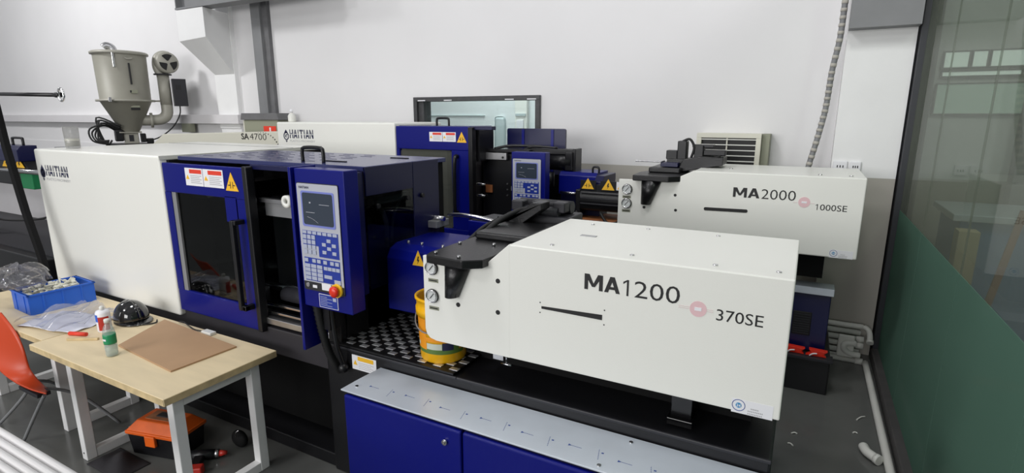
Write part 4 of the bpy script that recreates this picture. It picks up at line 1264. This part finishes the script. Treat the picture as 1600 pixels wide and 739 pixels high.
# ------------------------------------------------------------------ machine end at far left
m0 = thing('injection_molding_machine', 'dark machine end with blue nozzle guard at the far left edge', 'machine', (-9.5, 2.9, 0))
MB().box(-13.0, -6.3, 2.30, 3.42, 0.0, 0.855, 0.012).out('machine_bed', 'black', m0)
MB().box(-12.98, -6.32, 2.40, 3.29, 0.855, 0.862).out('bed_top_plate', 'graphite', m0)
MB().box(-13.0, -6.35, 3.30, 3.36, 0.86, 1.42, 0.006).out('rear_guard_panel', 'ledge', m0)
MB().box(-13.0, -6.4, 2.95, 3.30, 1.38, 1.74, 0.01).out('carriage', 'black', m0)
ng = MB().prism([(2.76, 1.70), (2.76, 1.83), (2.80, 1.875), (2.95, 1.875), (2.95, 1.70)], 'x', -9.2, -7.72, 0.006).out('nozzle_guard', 'navy', m0)
MB().prism([(-9.0, 1.62), (-8.9, 1.72), (-7.75, 1.72), (-7.62, 1.62)], 'y', 2.80, 2.95, 0.004).out('guard_skirt', 'black', m0)
for x in (-8.12, -7.80):
    hazard(x, 1.63, 0.24, 0.11, 2.79, ng, 'bolt')
handle_u((-8.05, 2.86, 1.875), (-7.80, 2.86, 1.875), 0.08, 0.014, 'black', ng, 'guard_handle')
MB().cyl((-9.5, 2.78, 1.585), (-6.6, 2.78, 1.60), 0.026).out('guide_rod', 'chrome', m0)
MB().box(-7.98, -7.70, 2.84, 2.94, 1.38, 1.56, 0.01).out('green_block', 'green_cloth', m0)
MB().box(-7.45, -7.0, 3.0, 3.2, 1.74, 1.86, 0.006).out('valve_block', 'steel', m0)
MB().tube([(-8.45, 2.6, 1.30), (-8.30, 2.6, 1.16), (-8.28, 2.6, 1.05), (-8.42, 2.6, 0.98), (-8.6, 2.6, 1.02)], 0.03, 10).out('copper_hose', 'copper', m0)
MB().cyl((-8.42, 2.6, 0.86), (-8.42, 2.6, 1.0), 0.03).out('hose_stub', 'copper', m0)
MB().tube([(-8.9, 2.7, 1.0), (-8.0, 2.68, 1.03), (-7.2, 2.7, 1.12), (-6.9, 2.7, 1.25), (-6.7, 2.8, 1.4)], 0.012, 6).out('cable', 'rubber', m0)

# leaning boom stand with eye ring
bs = thing('boom_stand', 'black leaning flat bar with a horizontal rod ending in a steel eye', 'stand', (-5.45, 2.0, 0.79))
MB().box(-5.55, -5.30, 1.93, 2.07, 0.772, 0.79, 0.003).out('foot_plate', 'black', bs)
pts = [(-5.42, 0.78), (-5.50, 1.10), (-5.62, 1.44), (-5.74, 1.95), (-5.80, 2.42)]
pb = [(x - 0.035, z) for x, z in pts] + [(x + 0.035, z) for x, z in pts[::-1]]
MB().prism(pb, 'y', 1.97, 2.01, 0.003).out('upright_bar', 'black_matt', bs)
MB().cyl((-5.80, 1.95, 2.372), (-4.66, 1.95, 2.343), 0.014).out('boom_rod', 'black', bs)
ey = MB()
ey.tube([(-4.605 + 0.022 * math.cos(a), 1.95 + 0.006 * math.cos(a), 2.343 + 0.042 * math.sin(a)) for a in [2 * math.pi * k / 12 for k in range(12)]], 0.008, 8, closed=True, n=3)
ey.out('eye_ring', 'chrome', bs)
MB().cyl((-4.68, 1.95, 2.343), (-4.62, 1.95, 2.343), 0.018).out('eye_collar', 'black', bs)

# ------------------------------------------------------------------ tables
def table(label, x0, x1, y0, y1, lx0, lx1, ly0, ly1, rot=0.0, loc=None):
    t = thing('work_table', label, 'table', ((x0 + x1) / 2, (y0 + y1) / 2, 0), 'pale wooden work tables end to end')
    MB().box(x0, x1, y0, y1, 0.725, 0.768, 0.002, 1).out('tabletop', 'wood', t)
    eb = MB()
    eb.box(x1, x1 + 0.0015, y0 + 0.002, y1 - 0.002, 0.728, 0.765)
    eb.box(x0 + 0.002, x1 - 0.002, y0 - 0.0015, y0, 0.728, 0.765)
    eb.out('edge_band', 'wood_edge', t)
    w_ = 0.03
    for lx in (lx0, lx1):
        for ly in (ly0, ly1):
            MB().box(lx - w_, lx + w_, ly - w_, ly + w_, 0.0, 0.725, 0.004).out('leg', 'legs', t)
        MB().box(lx - w_ + 0.002, lx + w_ - 0.002, ly0 + w_, ly1 - w_, 0.0, 0.06, 0.003).out('foot_rail', 'legs', t)
        MB().box(lx - w_ + 0.002, lx + w_ - 0.002, ly0 + w_, ly1 - w_, 0.665, 0.722, 0.003).out('top_rail', 'legs', t)
    MB().cyl((lx0, ly0 - w_ - 0.002, 0.05), (lx0, ly0 - w_, 0.05), 0.006, seg=8).out('leg_screw', 'ink', t)
    return t

table('pale wooden table carrying the brown board and the water bottle', -4.275, -2.80, 1.40, 2.09, -3.96, -2.87, 1.49, 1.96)
table('pale wooden table under the blue crate behind the orange chair', -5.80, -4.285, 1.47, 2.12, -5.55, -4.47, 1.60, 2.02)

TZ = 0.768
bd = tag(MB().prism([(-3.735, 1.655), (-3.075, 1.60), (-3.055, 2.00), (-3.93, 2.055)], 'z', TZ + 0.0005, TZ + 0.011, 0.001).out('mdf_board', 'mdf'), 'thin brown fibreboard sheet lying on the wooden table', 'board')

ap = thing('power_adapter', 'white power adapter with a black cable at the back edge of the wooden table', 'adapter', (-3.42, 2.05, TZ))
MB().box(-3.47, -3.37, 2.03, 2.075, TZ + 0.0005, TZ + 0.022, 0.004).out('adapter_body', 'pvc', ap)
MB().tube([(-3.47, 2.055, TZ + 0.01), (-3.56, 2.045, TZ + 0.008), (-3.66, 2.065, TZ + 0.01), (-3.74, 2.075, TZ + 0.02), (-3.80, 2.08, TZ + 0.008)], 0.004, 6).out('adapter_cable', 'rubber', ap)

# PET bottle
def pet_bottle(cx, cy, z):
    t = thing('water_bottle', 'clear water bottle with a green label near the table front edge', 'bottle', (cx, cy, z))
    H = 0.235
    prof = [(0.0, 0.004), (0.022, 0.0), (0.031, 0.006), (0.033, 0.02), (0.031, 0.03), (0.033, 0.04), (0.033, 0.085), (0.030, 0.092), (0.033, 0.10), (0.033, 0.145), (0.031, 0.16), (0.024, 0.185), (0.014, 0.205), (0.0125, 0.215), (0.0125, 0.225)]
    MB().lathe((cx, cy, z), prof, 32).out('bottle_body', 'pet', t)
    MB().lathe((cx, cy, z), [(0.0, 0.006), (0.030, 0.008), (0.031, 0.065), (0.0, 0.065)], 32).out('water', 'pet', t)
    MB().lathe((cx, cy, z), [(0.0338, 0.082), (0.0342, 0.09), (0.0342, 0.135), (0.0338, 0.143)], 32).out('bottle_label', 'green_label', t)
    MB().lathe((cx, cy, z), [(0.016, 0.214), (0.016, 0.235), (0.013, 0.237), (0.0, 0.237)], 24).out('bottle_cap', 'pvc', t)
    MB().lathe((cx, cy, z), [(0.0346, 0.106), (0.0346, 0.118)], 16, a0=215, a1=300).out('label_print', 'sticker', t)
pet_bottle(-3.62, 1.565, TZ)

# spray can / glue with red and blue print
g = thing('glue_can', 'red white and blue can with a white cap beside the helmet', 'can', (-4.10, 1.755, TZ))
MB().lathe((-4.10, 1.755, TZ), [(0.0, 0), (0.040, 0.0), (0.042, 0.006), (0.042, 0.13), (0.036, 0.145), (0.014, 0.15), (0.0, 0.15)], 28).out('can_body', 'sticker', g)
MB().lathe((-4.10, 1.755, TZ), [(0.0428, 0.075), (0.0428, 0.125)], 20, a0=190, a1=290).out('blue_print', 'crate', g)
MB().lathe((-4.10, 1.755, TZ), [(0.0428, 0.015), (0.0428, 0.11)], 20, a0=290, a1=380).out('red_print', 'redtool', g)
MB().lathe((-4.10, 1.755, TZ), [(0.014, 0.148), (0.014, 0.17), (0.008, 0.178), (0.0, 0.178)], 16).out('can_cap', 'pvc', g)

# helmet
hc = Vector((-4.14, 1.945, TZ))
hm = thing('safety_helmet', 'glossy black safety helmet lying on the table behind the bottle', 'helmet', hc)
def helm(u, v):
    th = u * 2 * math.pi
    ph = v * math.pi / 2
    r_ = 0.103 * math.cos(ph) ** 0.85
    z = 0.02 + 0.128 * math.sin(ph)
    x = r_ * math.cos(th) * 1.16
    y = r_ * math.sin(th)
    k = 1 + 0.03 * math.exp(-(y / 0.02) ** 2) * math.sin(ph)
    return hc + Vector((x * k, y * k, z * k))
MB().grid(40, 16, helm, -0.003).out('helmet_shell', 'helmet', hm)
def brim(u, v):
    th = R(-75 + 150 * u)
    r0 = 0.103
    ext = 0.055 * max(0.0, math.cos(th * 1.1)) * v
    return hc + Vector(((r0 * 1.16 + ext) * math.cos(th), (r0 + ext * 0.6) * math.sin(th), 0.022 - 0.012 * v))
MB().grid(20, 4, brim, 0.003).out('helmet_brim', 'helmet', hm)
MB().ring(hc + Vector((0, 0, 0.012)), 0.09, 0.106, 'z', 0.014, 36).out('helmet_band', 'black', hm)
MB().tube([hc + Vector(p) for p in ((0.14, -0.03, 0.012), (0.19, 0.0, 0.008), (0.21, 0.05, 0.008), (0.17, 0.08, 0.01))], 0.005, 6).out('chin_strap', 'rubber', hm)

# stick and red marker
tag(MB().box(-0.10, 0.10, -0.009, 0.009, 0, 0.014, 0.002, mtx=Matrix.Translation((-4.05, 1.60, TZ + 0.001)) @ Matrix.Rotation(R(30), 4, 'Z')).out('wood_stick', 'wood_edge'), 'short pale wooden stick on the table beside the bottle', 'stick')
tag(MB().cyl((-4.22, 1.60, TZ + 0.014), (-4.10, 1.645, TZ + 0.014), 0.013, 0.013, 14).out('red_marker', 'red'), 'red cylindrical marker beside the plastic sheeting', 'marker')

# blue crate
cr = thing('storage_crate', 'blue plastic crate heaped with cream moulded parts on the table', 'crate', (-5.03, 1.86, TZ))
CM = Matrix.Translation((-5.03, 1.86, TZ)) @ Matrix.Rotation(R(-3), 4, 'Z')
W2, D2, HH = 0.155, 0.205, 0.155
cb_ = MB()
cb_.box(-W2, W2, -D2, D2, 0.001, 0.006)
for s in (-1, 1):
    cb_.box(s * W2 - 0.003, s * W2 + 0.003, -D2, D2, 0.001, HH)
    cb_.box(-W2, W2, s * D2 - 0.003, s * D2 + 0.003, 0.001, HH)
cb_.out('crate_walls', 'crate', cr, mtx=CM)
rm = MB()
for s in (-1, 1):
    rm.box(s * W2 - 0.010, s * W2 + 0.010, -D2 - 0.01, D2 + 0.01, HH - 0.012, HH, 0.002)
    rm.box(-W2 - 0.01, W2 + 0.01, s * D2 - 0.010, s * D2 + 0.010, HH - 0.012, HH, 0.002)
rm.out('crate_rim', 'crate', cr, mtx=CM)
for s in (-1, 1):
    for k in (-0.12, 0.0, 0.12):
        MB().box(s * (W2 + 0.003) - 0.004, s * (W2 + 0.003) + 0.004, k - 0.006, k + 0.006, 0.01, HH - 0.01, 0.001).out('crate_rib', 'crate', cr, mtx=CM)
    for k in (-0.08, 0.08):
        MB().box(k - 0.006, k + 0.006, s * (D2 + 0.003) - 0.004, s * (D2 + 0.003) + 0.004, 0.01, HH - 0.01, 0.001).out('crate_rib', 'crate', cr, mtx=CM)
sp = MB()
for k in range(130):
    x, y = random.uniform(-W2 + 0.04, W2 - 0.04), random.uniform(-D2 + 0.04, D2 - 0.04)
    z = 0.09 + random.uniform(0.0, 0.085) * (1 - (x / W2) ** 2 * 0.6)
    a, l = random.uniform(0, 6.28), random.uniform(0.015, 0.04)
    d_ = Vector((math.cos(a), math.sin(a), random.uniform(-0.3, 0.6))).normalized() * l
    sp.cyl(Vector((x, y, z)) - d_, Vector((x, y, z)) + d_, random.uniform(0.003, 0.008), seg=6)
    if k % 4 == 0:
        sp.box(x - 0.018, x + 0.018, y - 0.012, y + 0.012, z - 0.004, z + 0.008, 0.002, 1)
for q in range(1):
    sp.box(-W2 + 0.01, W2 - 0.01, -D2 + 0.01, D2 - 0.01, 0.008, 0.09)
tag(sp.out('moulded_parts', 'cream', mtx=CM, stuff=True), 'heap of cream plastic parts inside the blue crate', 'plastic parts')

# clear bag slumped over the crate
bgc = Vector((-5.24, 1.75, TZ + 0.14))
def bagf(u, v):
    th = u * 2 * math.pi
    ph = (v - 0.5) * math.pi
    r_ = 1 + 0.16 * math.sin(3 * th + 2) + 0.10 * math.sin(7 * th + 5 * ph) + 0.05 * math.sin(13 * th - 9 * ph)
    x = 0.24 * r_ * math.cos(ph) * math.cos(th)
    y = 0.17 * r_ * math.cos(ph) * math.sin(th)
    z = 0.085 * math.sin(ph) * (1 + 0.25 * math.sin(5 * th)) + 0.02 * math.sin(9 * th + 6 * ph)
    return bgc + Vector((x, y, max(z, -0.05) + 0.07))
tag(MB().grid(70, 24, bagf).out('plastic_bag', 'bagclear'), 'clear crumpled plastic bag slumped over the blue crate', 'bag')

# sheets of paper in plastic + crumpled film
pp = tag(MB().grid(24, 16, lambda u, v: Vector((-4.72 + 0.50 * u - 0.06 * v, 1.50 + 0.30 * v + 0.10 * u, TZ + 0.004 + 0.010 * abs(math.sin(5 * u + 3 * v)) + 0.006 * math.sin(9 * v + 2) ** 2)), 0.001).out('paper_sheets', 'paper'),
         'white paper sheets under crumpled film on the table', 'paper')
def film(u, v):
    return Vector((-4.76 + 0.50 * u, 1.50 + 0.42 * v + 0.05 * u, TZ + 0.022 + 0.05 * abs(math.sin(7 * u + 2 * v) * math.sin(6 * v + 3 * u + 1)) + 0.015 * abs(math.sin(23 * u + 9 * v)) * (0.3 + v)))
tag(MB().grid(60, 40, film).out('film_sheet', 'bag'), 'crumpled clear plastic sheeting between crate and helmet', 'plastic sheet')

# ------------------------------------------------------------------ chair
ch = thing('shell_chair', 'orange plastic shell chair with grey tube legs at the left edge', 'chair', (-4.50, 1.20, 0))
far_edge = [(-4.814, 1.46, 0.885), (-4.641, 1.46, 0.79), (-4.577, 1.46, 0.72), (-4.537, 1.46, 0.635), (-4.529, 1.46, 0.519), (-4.449, 1.46, 0.444), (-4.295, 1.46, 0.402)]
near_edge = [(-5.226, 1.36, 0.917), (-5.004, 1.36, 0.718), (-4.864, 1.36, 0.58), (-4.659, 1.36, 0.485), (-4.481, 1.36, 0.458), (-4.253, 1.36, 0.465), (-4.028, 1.36, 0.496)]
def shell(u, v):
    s_ = u * (len(far_edge) - 1)
    i = min(int(s_), len(far_edge) - 2)
    f = s_ - i
    f = f * f * (3 - 2 * f) * 0.4 + f * 0.6
    a = Vector(far_edge[i]).lerp(Vector(far_edge[i + 1]), f)
    b_ = Vector(near_edge[i]).lerp(Vector(near_edge[i + 1]), f)
    return b_.lerp(a, v) - Vector((0.6, 0, 0.5)) * 0.045 * math.sin(math.pi * v) * (1 - 0.6 * u)
def shell_s(u, v):
    a, b_, c = shell(max(0, u - 0.08), v), shell(u, v), shell(min(1, u + 0.08), v)
    return (a + b_ * 2 + c) / 4
MB().grid(30, 14, shell_s, 0.008).out('shell', 'orange_chair', ch)
for a, b_, c in (((-4.42, 1.41, 0.43), (-4.62, 1.40, 0.27), (-4.98, 1.38, 0.012)), ((-4.20, 1.40, 0.43), (-4.36, 1.39, 0.26), (-4.565, 1.366, 0.012)),
                 ((-4.36, 1.44, 0.43), (-4.30, 1.62, 0.30), (-4.22, 1.80, 0.012)), ((-4.50, 1.44, 0.44), (-4.66, 1.62, 0.30), (-4.84, 1.80, 0.012))):
    MB().tube([a, b_, c], 0.011, 8).out('leg', 'steel', ch)
MB().box(-4.50, -4.24, 1.375, 1.45, 0.405, 0.432, 0.003).out('seat_bracket', 'graphite', ch)

# ------------------------------------------------------------------ toolbox, drill, bag on the floor
tbm = Matrix.Translation((-3.61, 1.80, 0)) @ Matrix.Rotation(R(14), 4, 'Z')
tb = thing('toolbox', 'black toolbox with an orange lid under the wooden table', 'toolbox', (-3.61, 1.80, 0))
def taper(x, y, z0, z1, dx, dy, bev=0.006):
    t = bmesh.new()
    bmesh.ops.create_cube(t, size=1)
    for v in t.verts:
        s_ = v.co.z > 0
        v.co = Vector((v.co.x * 2 * (x - (dx if s_ else 0)), v.co.y * 2 * (y - (dy if s_ else 0)), z1 if s_ else z0))
    bmesh.ops.bevel(t, geom=list(t.edges), offset=bev, segments=2, affect='EDGES', profile=0.5)
    m_ = MB()
    m_._merge(t)
    return m_
taper(0.185, 0.105, 0.0, 0.15, -0.015, -0.01).out('toolbox_body', 'black', tb, mtx=tbm)
taper(0.21, 0.125, 0.15, 0.175, 0.0, 0.0).out('lid_rim', 'orange', tb, mtx=tbm)
taper(0.205, 0.12, 0.173, 0.235, 0.055, 0.045).out('lid', 'orange', tb, mtx=tbm)
MB().box(-0.11, 0.11, -0.05, 0.05, 0.2345, 0.239, 0.002).out('lid_inset', 'dust', tb, mtx=tbm)
MB().box(-0.05, 0.05, -0.02, 0.03, 0.238, 0.246, 0.003).out('lid_handle', 'graphite', tb, mtx=tbm)
MB().box(-0.04, 0.04, -0.137, -0.115, 0.09, 0.165, 0.005).out('lid_latch', 'orange', tb, mtx=tbm)
MB().box(-0.215, -0.19, -0.09, -0.05, 0.12, 0.18, 0.004).out('side_clasp', 'brushed', tb, mtx=tbm)

dm = Matrix.Translation((-3.27, 1.84, 0)) @ Matrix.Rotation(R(38), 4, 'Z')
dr_ = thing('cordless_drill', 'red and black cordless drill lying on the floor by the toolbox', 'drill', (-3.27, 1.84, 0))
MB().cyl((-0.10, 0, 0.035), (0.06, 0, 0.035), 0.034, 0.030).out('drill_body', 'black', dr_, mtx=dm)
MB().cyl((-0.15, 0, 0.035), (-0.10, 0, 0.035), 0.030, 0.034).out('motor_end', 'redtool', dr_, mtx=dm)
MB().cyl((0.06, 0, 0.035), (0.085, 0, 0.035), 0.028, 0.026).out('torque_collar', 'brushed', dr_, mtx=dm)
MB().cyl((0.085, 0, 0.035), (0.13, 0, 0.035), 0.022, 0.012).out('chuck', 'redtool', dr_, mtx=dm)
MB().prism([(-0.06, 0.0), (0.0, 0.0), (0.01, -0.12), (-0.05, -0.13)], 'z', 0.012, 0.05, 0.008).out('grip', 'black', dr_, mtx=dm)
MB().box(-0.09, 0.04, -0.19, -0.13, 0.002, 0.06, 0.008).out('battery', 'redtool', dr_, mtx=dm)

tag(MB().grid(30, 20, lambda u, v: Vector((-3.90 + 0.36 * u, 1.44 + 0.20 * v, 0.004 + 0.06 * math.sin(math.pi * u) * math.sin(math.pi * v) * (1 + 0.4 * math.sin(9 * u + 4 * v)))), 0.003).out('cloth_bag', 'greybag'),
    'charcoal cloth bag crumpled on the floor before the toolbox', 'bag')
bt_ = thing('tool_pouch', 'small black pouch with a silver clip by the rear table leg', 'pouch', (-3.20, 2.04, 0))
MB().sphere((-3.20, 2.04, 0.06), 0.06, 1.2, 0.6, 1.0).out('pouch_body', 'black_matt', bt_)
MB().tube([(-3.18, 2.0, 0.10), (-3.16, 1.99, 0.14), (-3.14, 2.0, 0.16)], 0.004, 6).out('clip', 'chrome', bt_)

# ------------------------------------------------------------------ white pipes on a bench, near bottom left
pb_ = thing('pipe_bench', 'low white steel trestle carrying white pipes in the near left corner', 'bench', (-3.1, 0.7, 0))
MB().box(-4.3, -1.95, 0.50, 0.875, 0.745, 0.768, 0.002).out('bench_top', 'legs', pb_)
for x in (-4.2, -2.1):
    for y in (0.53, 0.845):
        MB().box(x - 0.02, x + 0.02, y - 0.02, y + 0.02, 0, 0.745).out('leg', 'legs', pb_)
proto = None
for k in range(10):
    y = 0.858 - k * 0.0365
    o = MB().cyl((-4.3, 0, 0.0), (-1.98, 0, 0.0), 0.0178, seg=20) if proto is None else None
    if o is not None:
        proto = o.out('pvc_pipe', 'ribwhite')
        proto.location = (proto.location.x, y, 0.7685)
        c_ = proto
    else:
        c_ = proto.copy()
        COL.objects.link(c_)
        c_.location = (proto.location.x, y, 0.7685)
    nth = ['backmost, beside the table', 'second from the table side', 'third from the table side', 'fourth from the table side', 'fifth from the table side', 'sixth from the table side', 'seventh from the table side', 'eighth from the table side', 'ninth from the table side', 'nearest the camera'][k]
    tag(c_, 'white pipe on the near left trestle, ' + nth, 'pipe', 'white pipes in the near left corner')

# ------------------------------------------------------------------ wall fittings
fu = thing('wall_fan_unit', 'beige wall ventilation unit with white louvre slats over black', 'ventilation unit', (-0.65, 5.9, 1.55))
frame_pieces(-0.99, -0.40, 5.72, 5.78, 1.50, 2.035, 0.045, fu, 'beige', ('frame_rail', 'frame_stile'))
MB().box(-0.985, -0.405, 5.785, 6.0, 1.505, 2.03, 0.004).out('unit_housing', 'beige', fu)
MB().box(-0.40, -0.33, 5.80, 6.0, 1.50, 2.03, 0.004).out('side_flange', 'olive', fu)
MB().box(-0.95, -0.44, 5.765, 5.786, 1.54, 1.995).out('dark_interior', 'ink', fu)
for k in range(9):
    z = 1.555 + k * 0.052
    MB().box(-0.95, -0.44, 5.725, 5.745, z, z + 0.009, 0.001).out('slat', 'pvc', fu)
MB().box(-0.712, -0.700, 5.735, 5.755, 1.54, 1.995).out('centre_strut', 'beige', fu)

HP = [(0.16, 5.72, 3.6), (0.15, 5.73, 3.17), (0.145, 5.73, 2.86), (0.115, 5.74, 2.59), (0.10, 5.74, 2.26), (0.06, 5.72, 1.98), (0.015, 5.70, 1.73), (-0.02, 5.62, 1.45), (-0.03, 5.54, 1.0)]
hs = thing('corrugated_hose', 'grey corrugated hose hanging down the wall left of the pilaster', 'hose', (-0.03, 5.54, 1.0))
MB().tube(HP, 0.0235, 12).out('inner_hose', 'steel', hs)
wr = MB()
for a_, b_ in zip(HP, HP[1:]):
    a_, b_ = Vector(a_), Vector(b_)
    nn = max(1, int((b_ - a_).length / 0.055))
    for q in range(nn):
        wr.cyl(a_.lerp(b_, (q + 0.1) / nn), a_.lerp(b_, (q + 0.55) / nn), 0.026, seg=12)
wr.out('spiral_wrap', 'dado', hs, stuff=True)
so = thing('power_socket', 'white double wall socket on the pilaster above the rear machine', 'socket', (0.33, 5.77, 1.72))
for a, c in ((0.215, 0.325), (0.345, 0.43)):
    s_ = MB().box(a, c, 5.755, 5.78, 1.715, 1.80, 0.006).out('socket_plate', 'sticker', so)
    for q in (0.3, 0.5, 0.7):
        MB().box(a + (c - a) * q - 0.004, a + (c - a) * q + 0.004, 5.752, 5.756, 1.745, 1.765).out('socket_hole', 'ink', s_)

# pipes stacked in the corner
k = 0
for (y, z) in ((5.60, 0.022), (5.62, 0.075), (5.64, 0.13), (5.66, 0.185), (5.68, 0.24), (5.70, 0.295), (5.53, 0.022)):
    x1 = 0.60
    p_ = thing('pvc_pipe', ['lowest pipe of the stack in the back right corner', 'second pipe from the floor in the corner stack', 'third pipe from the floor in the corner stack',
                            'fourth pipe from the floor in the corner stack', 'fifth pipe from the floor in the corner stack', 'topmost pipe of the corner stack with an elbow',
                            'pipe lying on the floor just before the corner stack'][k], 'pipe', (0.0, y, z - 0.022), 'white pipes stacked in the back right corner')
    if k == 5:
        MB().tube([(-1.6, y, z), (-0.5, y, z), (0.5, y, z), (0.62, y, z), (0.665, y - 0.03, z - 0.03), (0.672, y - 0.10, z - 0.09)], 0.024, 12, n=5).out('pipe_tube', 'pvc', p_)
        MB().cyl((0.672, y - 0.095, z - 0.085), (0.672, y - 0.12, z - 0.105), 0.029, seg=18).out('pipe_socket_end', 'pvc', p_)
    else:
        MB().cyl((-1.6, y, z), (x1, y, z), 0.024, seg=18).out('pipe_tube', 'pvc', p_)
        if k in (2, 3, 6):
            MB().cyl((x1 - 0.03, y, z), (x1 + 0.03, y, z), 0.029, seg=18).out('pipe_socket_end', 'pvc', p_)
            MB().cyl((x1 + 0.030, y, z), (x1 + 0.0305, y, z), 0.021, seg=18).out('pipe_bore', 'ink', p_)
    k += 1
lb_ = thing('pipe_fitting', 'white fitting block leaning on the corner pipe stack', 'fitting', (0.50, 5.55, 0.10))
MB().box(0.42, 0.55, 5.50, 5.53, 0.05, 0.26, 0.012, 3).out('fitting_plate', 'pvc', lb_)
MB().tube([(0.60, 5.5, 0.09), (0.52, 5.49, 0.10), (0.47, 5.48, 0.14), (0.48, 5.48, 0.19), (0.56, 5.49, 0.20)], 0.026, 12).out('fitting_bend', 'pvc', lb_)
lp = tag(MB().tube([(0.650, 5.50, 0.028), (0.655, 4.6, 0.028), (0.660, 3.4, 0.028), (0.662, 1.5, 0.028)], 0.026, 14).out('floor_pipe', 'pvc'), 'long white pipe on the floor along the glass wall curb', 'pipe')
el = thing('pipe_elbow', 'loose white pipe elbow on the floor beside the long pipe', 'fitting', (0.56, 3.92, 0))
MB().tube([(0.53, 3.99, 0.035), (0.545, 3.93, 0.035), (0.575, 3.89, 0.035), (0.60, 3.86, 0.035)], 0.030, 14).out('elbow_bend', 'pvc', el)
MB().cyl((0.59, 3.872, 0.035), (0.61, 3.852, 0.035), 0.034, seg=18).out('elbow_socket', 'pvc', el)
for i, (x, y, l, a) in enumerate(((0.55, 4.45, 0.05, 55), (0.12, 3.99, 0.02, 20), (0.10, 3.83, 0.02, -30), (0.50, 4.2, 0.015, 10))):
    lab = ['curled white scrap on the floor beside the long pipe', 'tiny white scrap on the floor, farther of the two near the machine corner', 'tiny white scrap on the floor, nearer of the two by the machine corner', 'tiny white crumb on the floor by the pipe elbow'][i]
    c_, s_ = math.cos(R(a)) * l, math.sin(R(a)) * l
    tag(MB().tube([(x - c_, y - s_, 0.006), (x, y + 0.01, 0.009), (x + c_, y + s_, 0.006)], 0.005, 6).out('plastic_scrap', 'pvc'), lab, 'scrap')

# ------------------------------------------------------------------ beyond the glass
bn = thing('work_bench', 'blue bench with a pale worktop beyond the glass partition', 'bench', (1.9, 5.2, 0))
MB().box(1.02, 3.0, 4.95, 5.6, 0.0, 1.46, 0.01).out('bench_body', 'bench_blue', bn)
MB().box(0.97, 3.05, 4.90, 5.65, 1.46, 1.51, 0.006).out('worktop', 'sheet', bn)
tag(MB().box(0.98, 1.10, 4.72, 4.86, 0.0, 1.42, 0.004).out('carton_stack', 'card'), 'tall pale carton standing before the blue bench beyond the glass', 'carton')
tag(MB().box(-0.02, 0.02, -0.01, 0.01, 0, 1.62, 0.002, mtx=Matrix.Translation((1.04, 4.60, 0)) @ Matrix.Rotation(R(8), 4, 'Y')).out('wood_lath', 'wood_brown'), 'brown wooden lath leaning by the bench beyond the glass', 'lath')
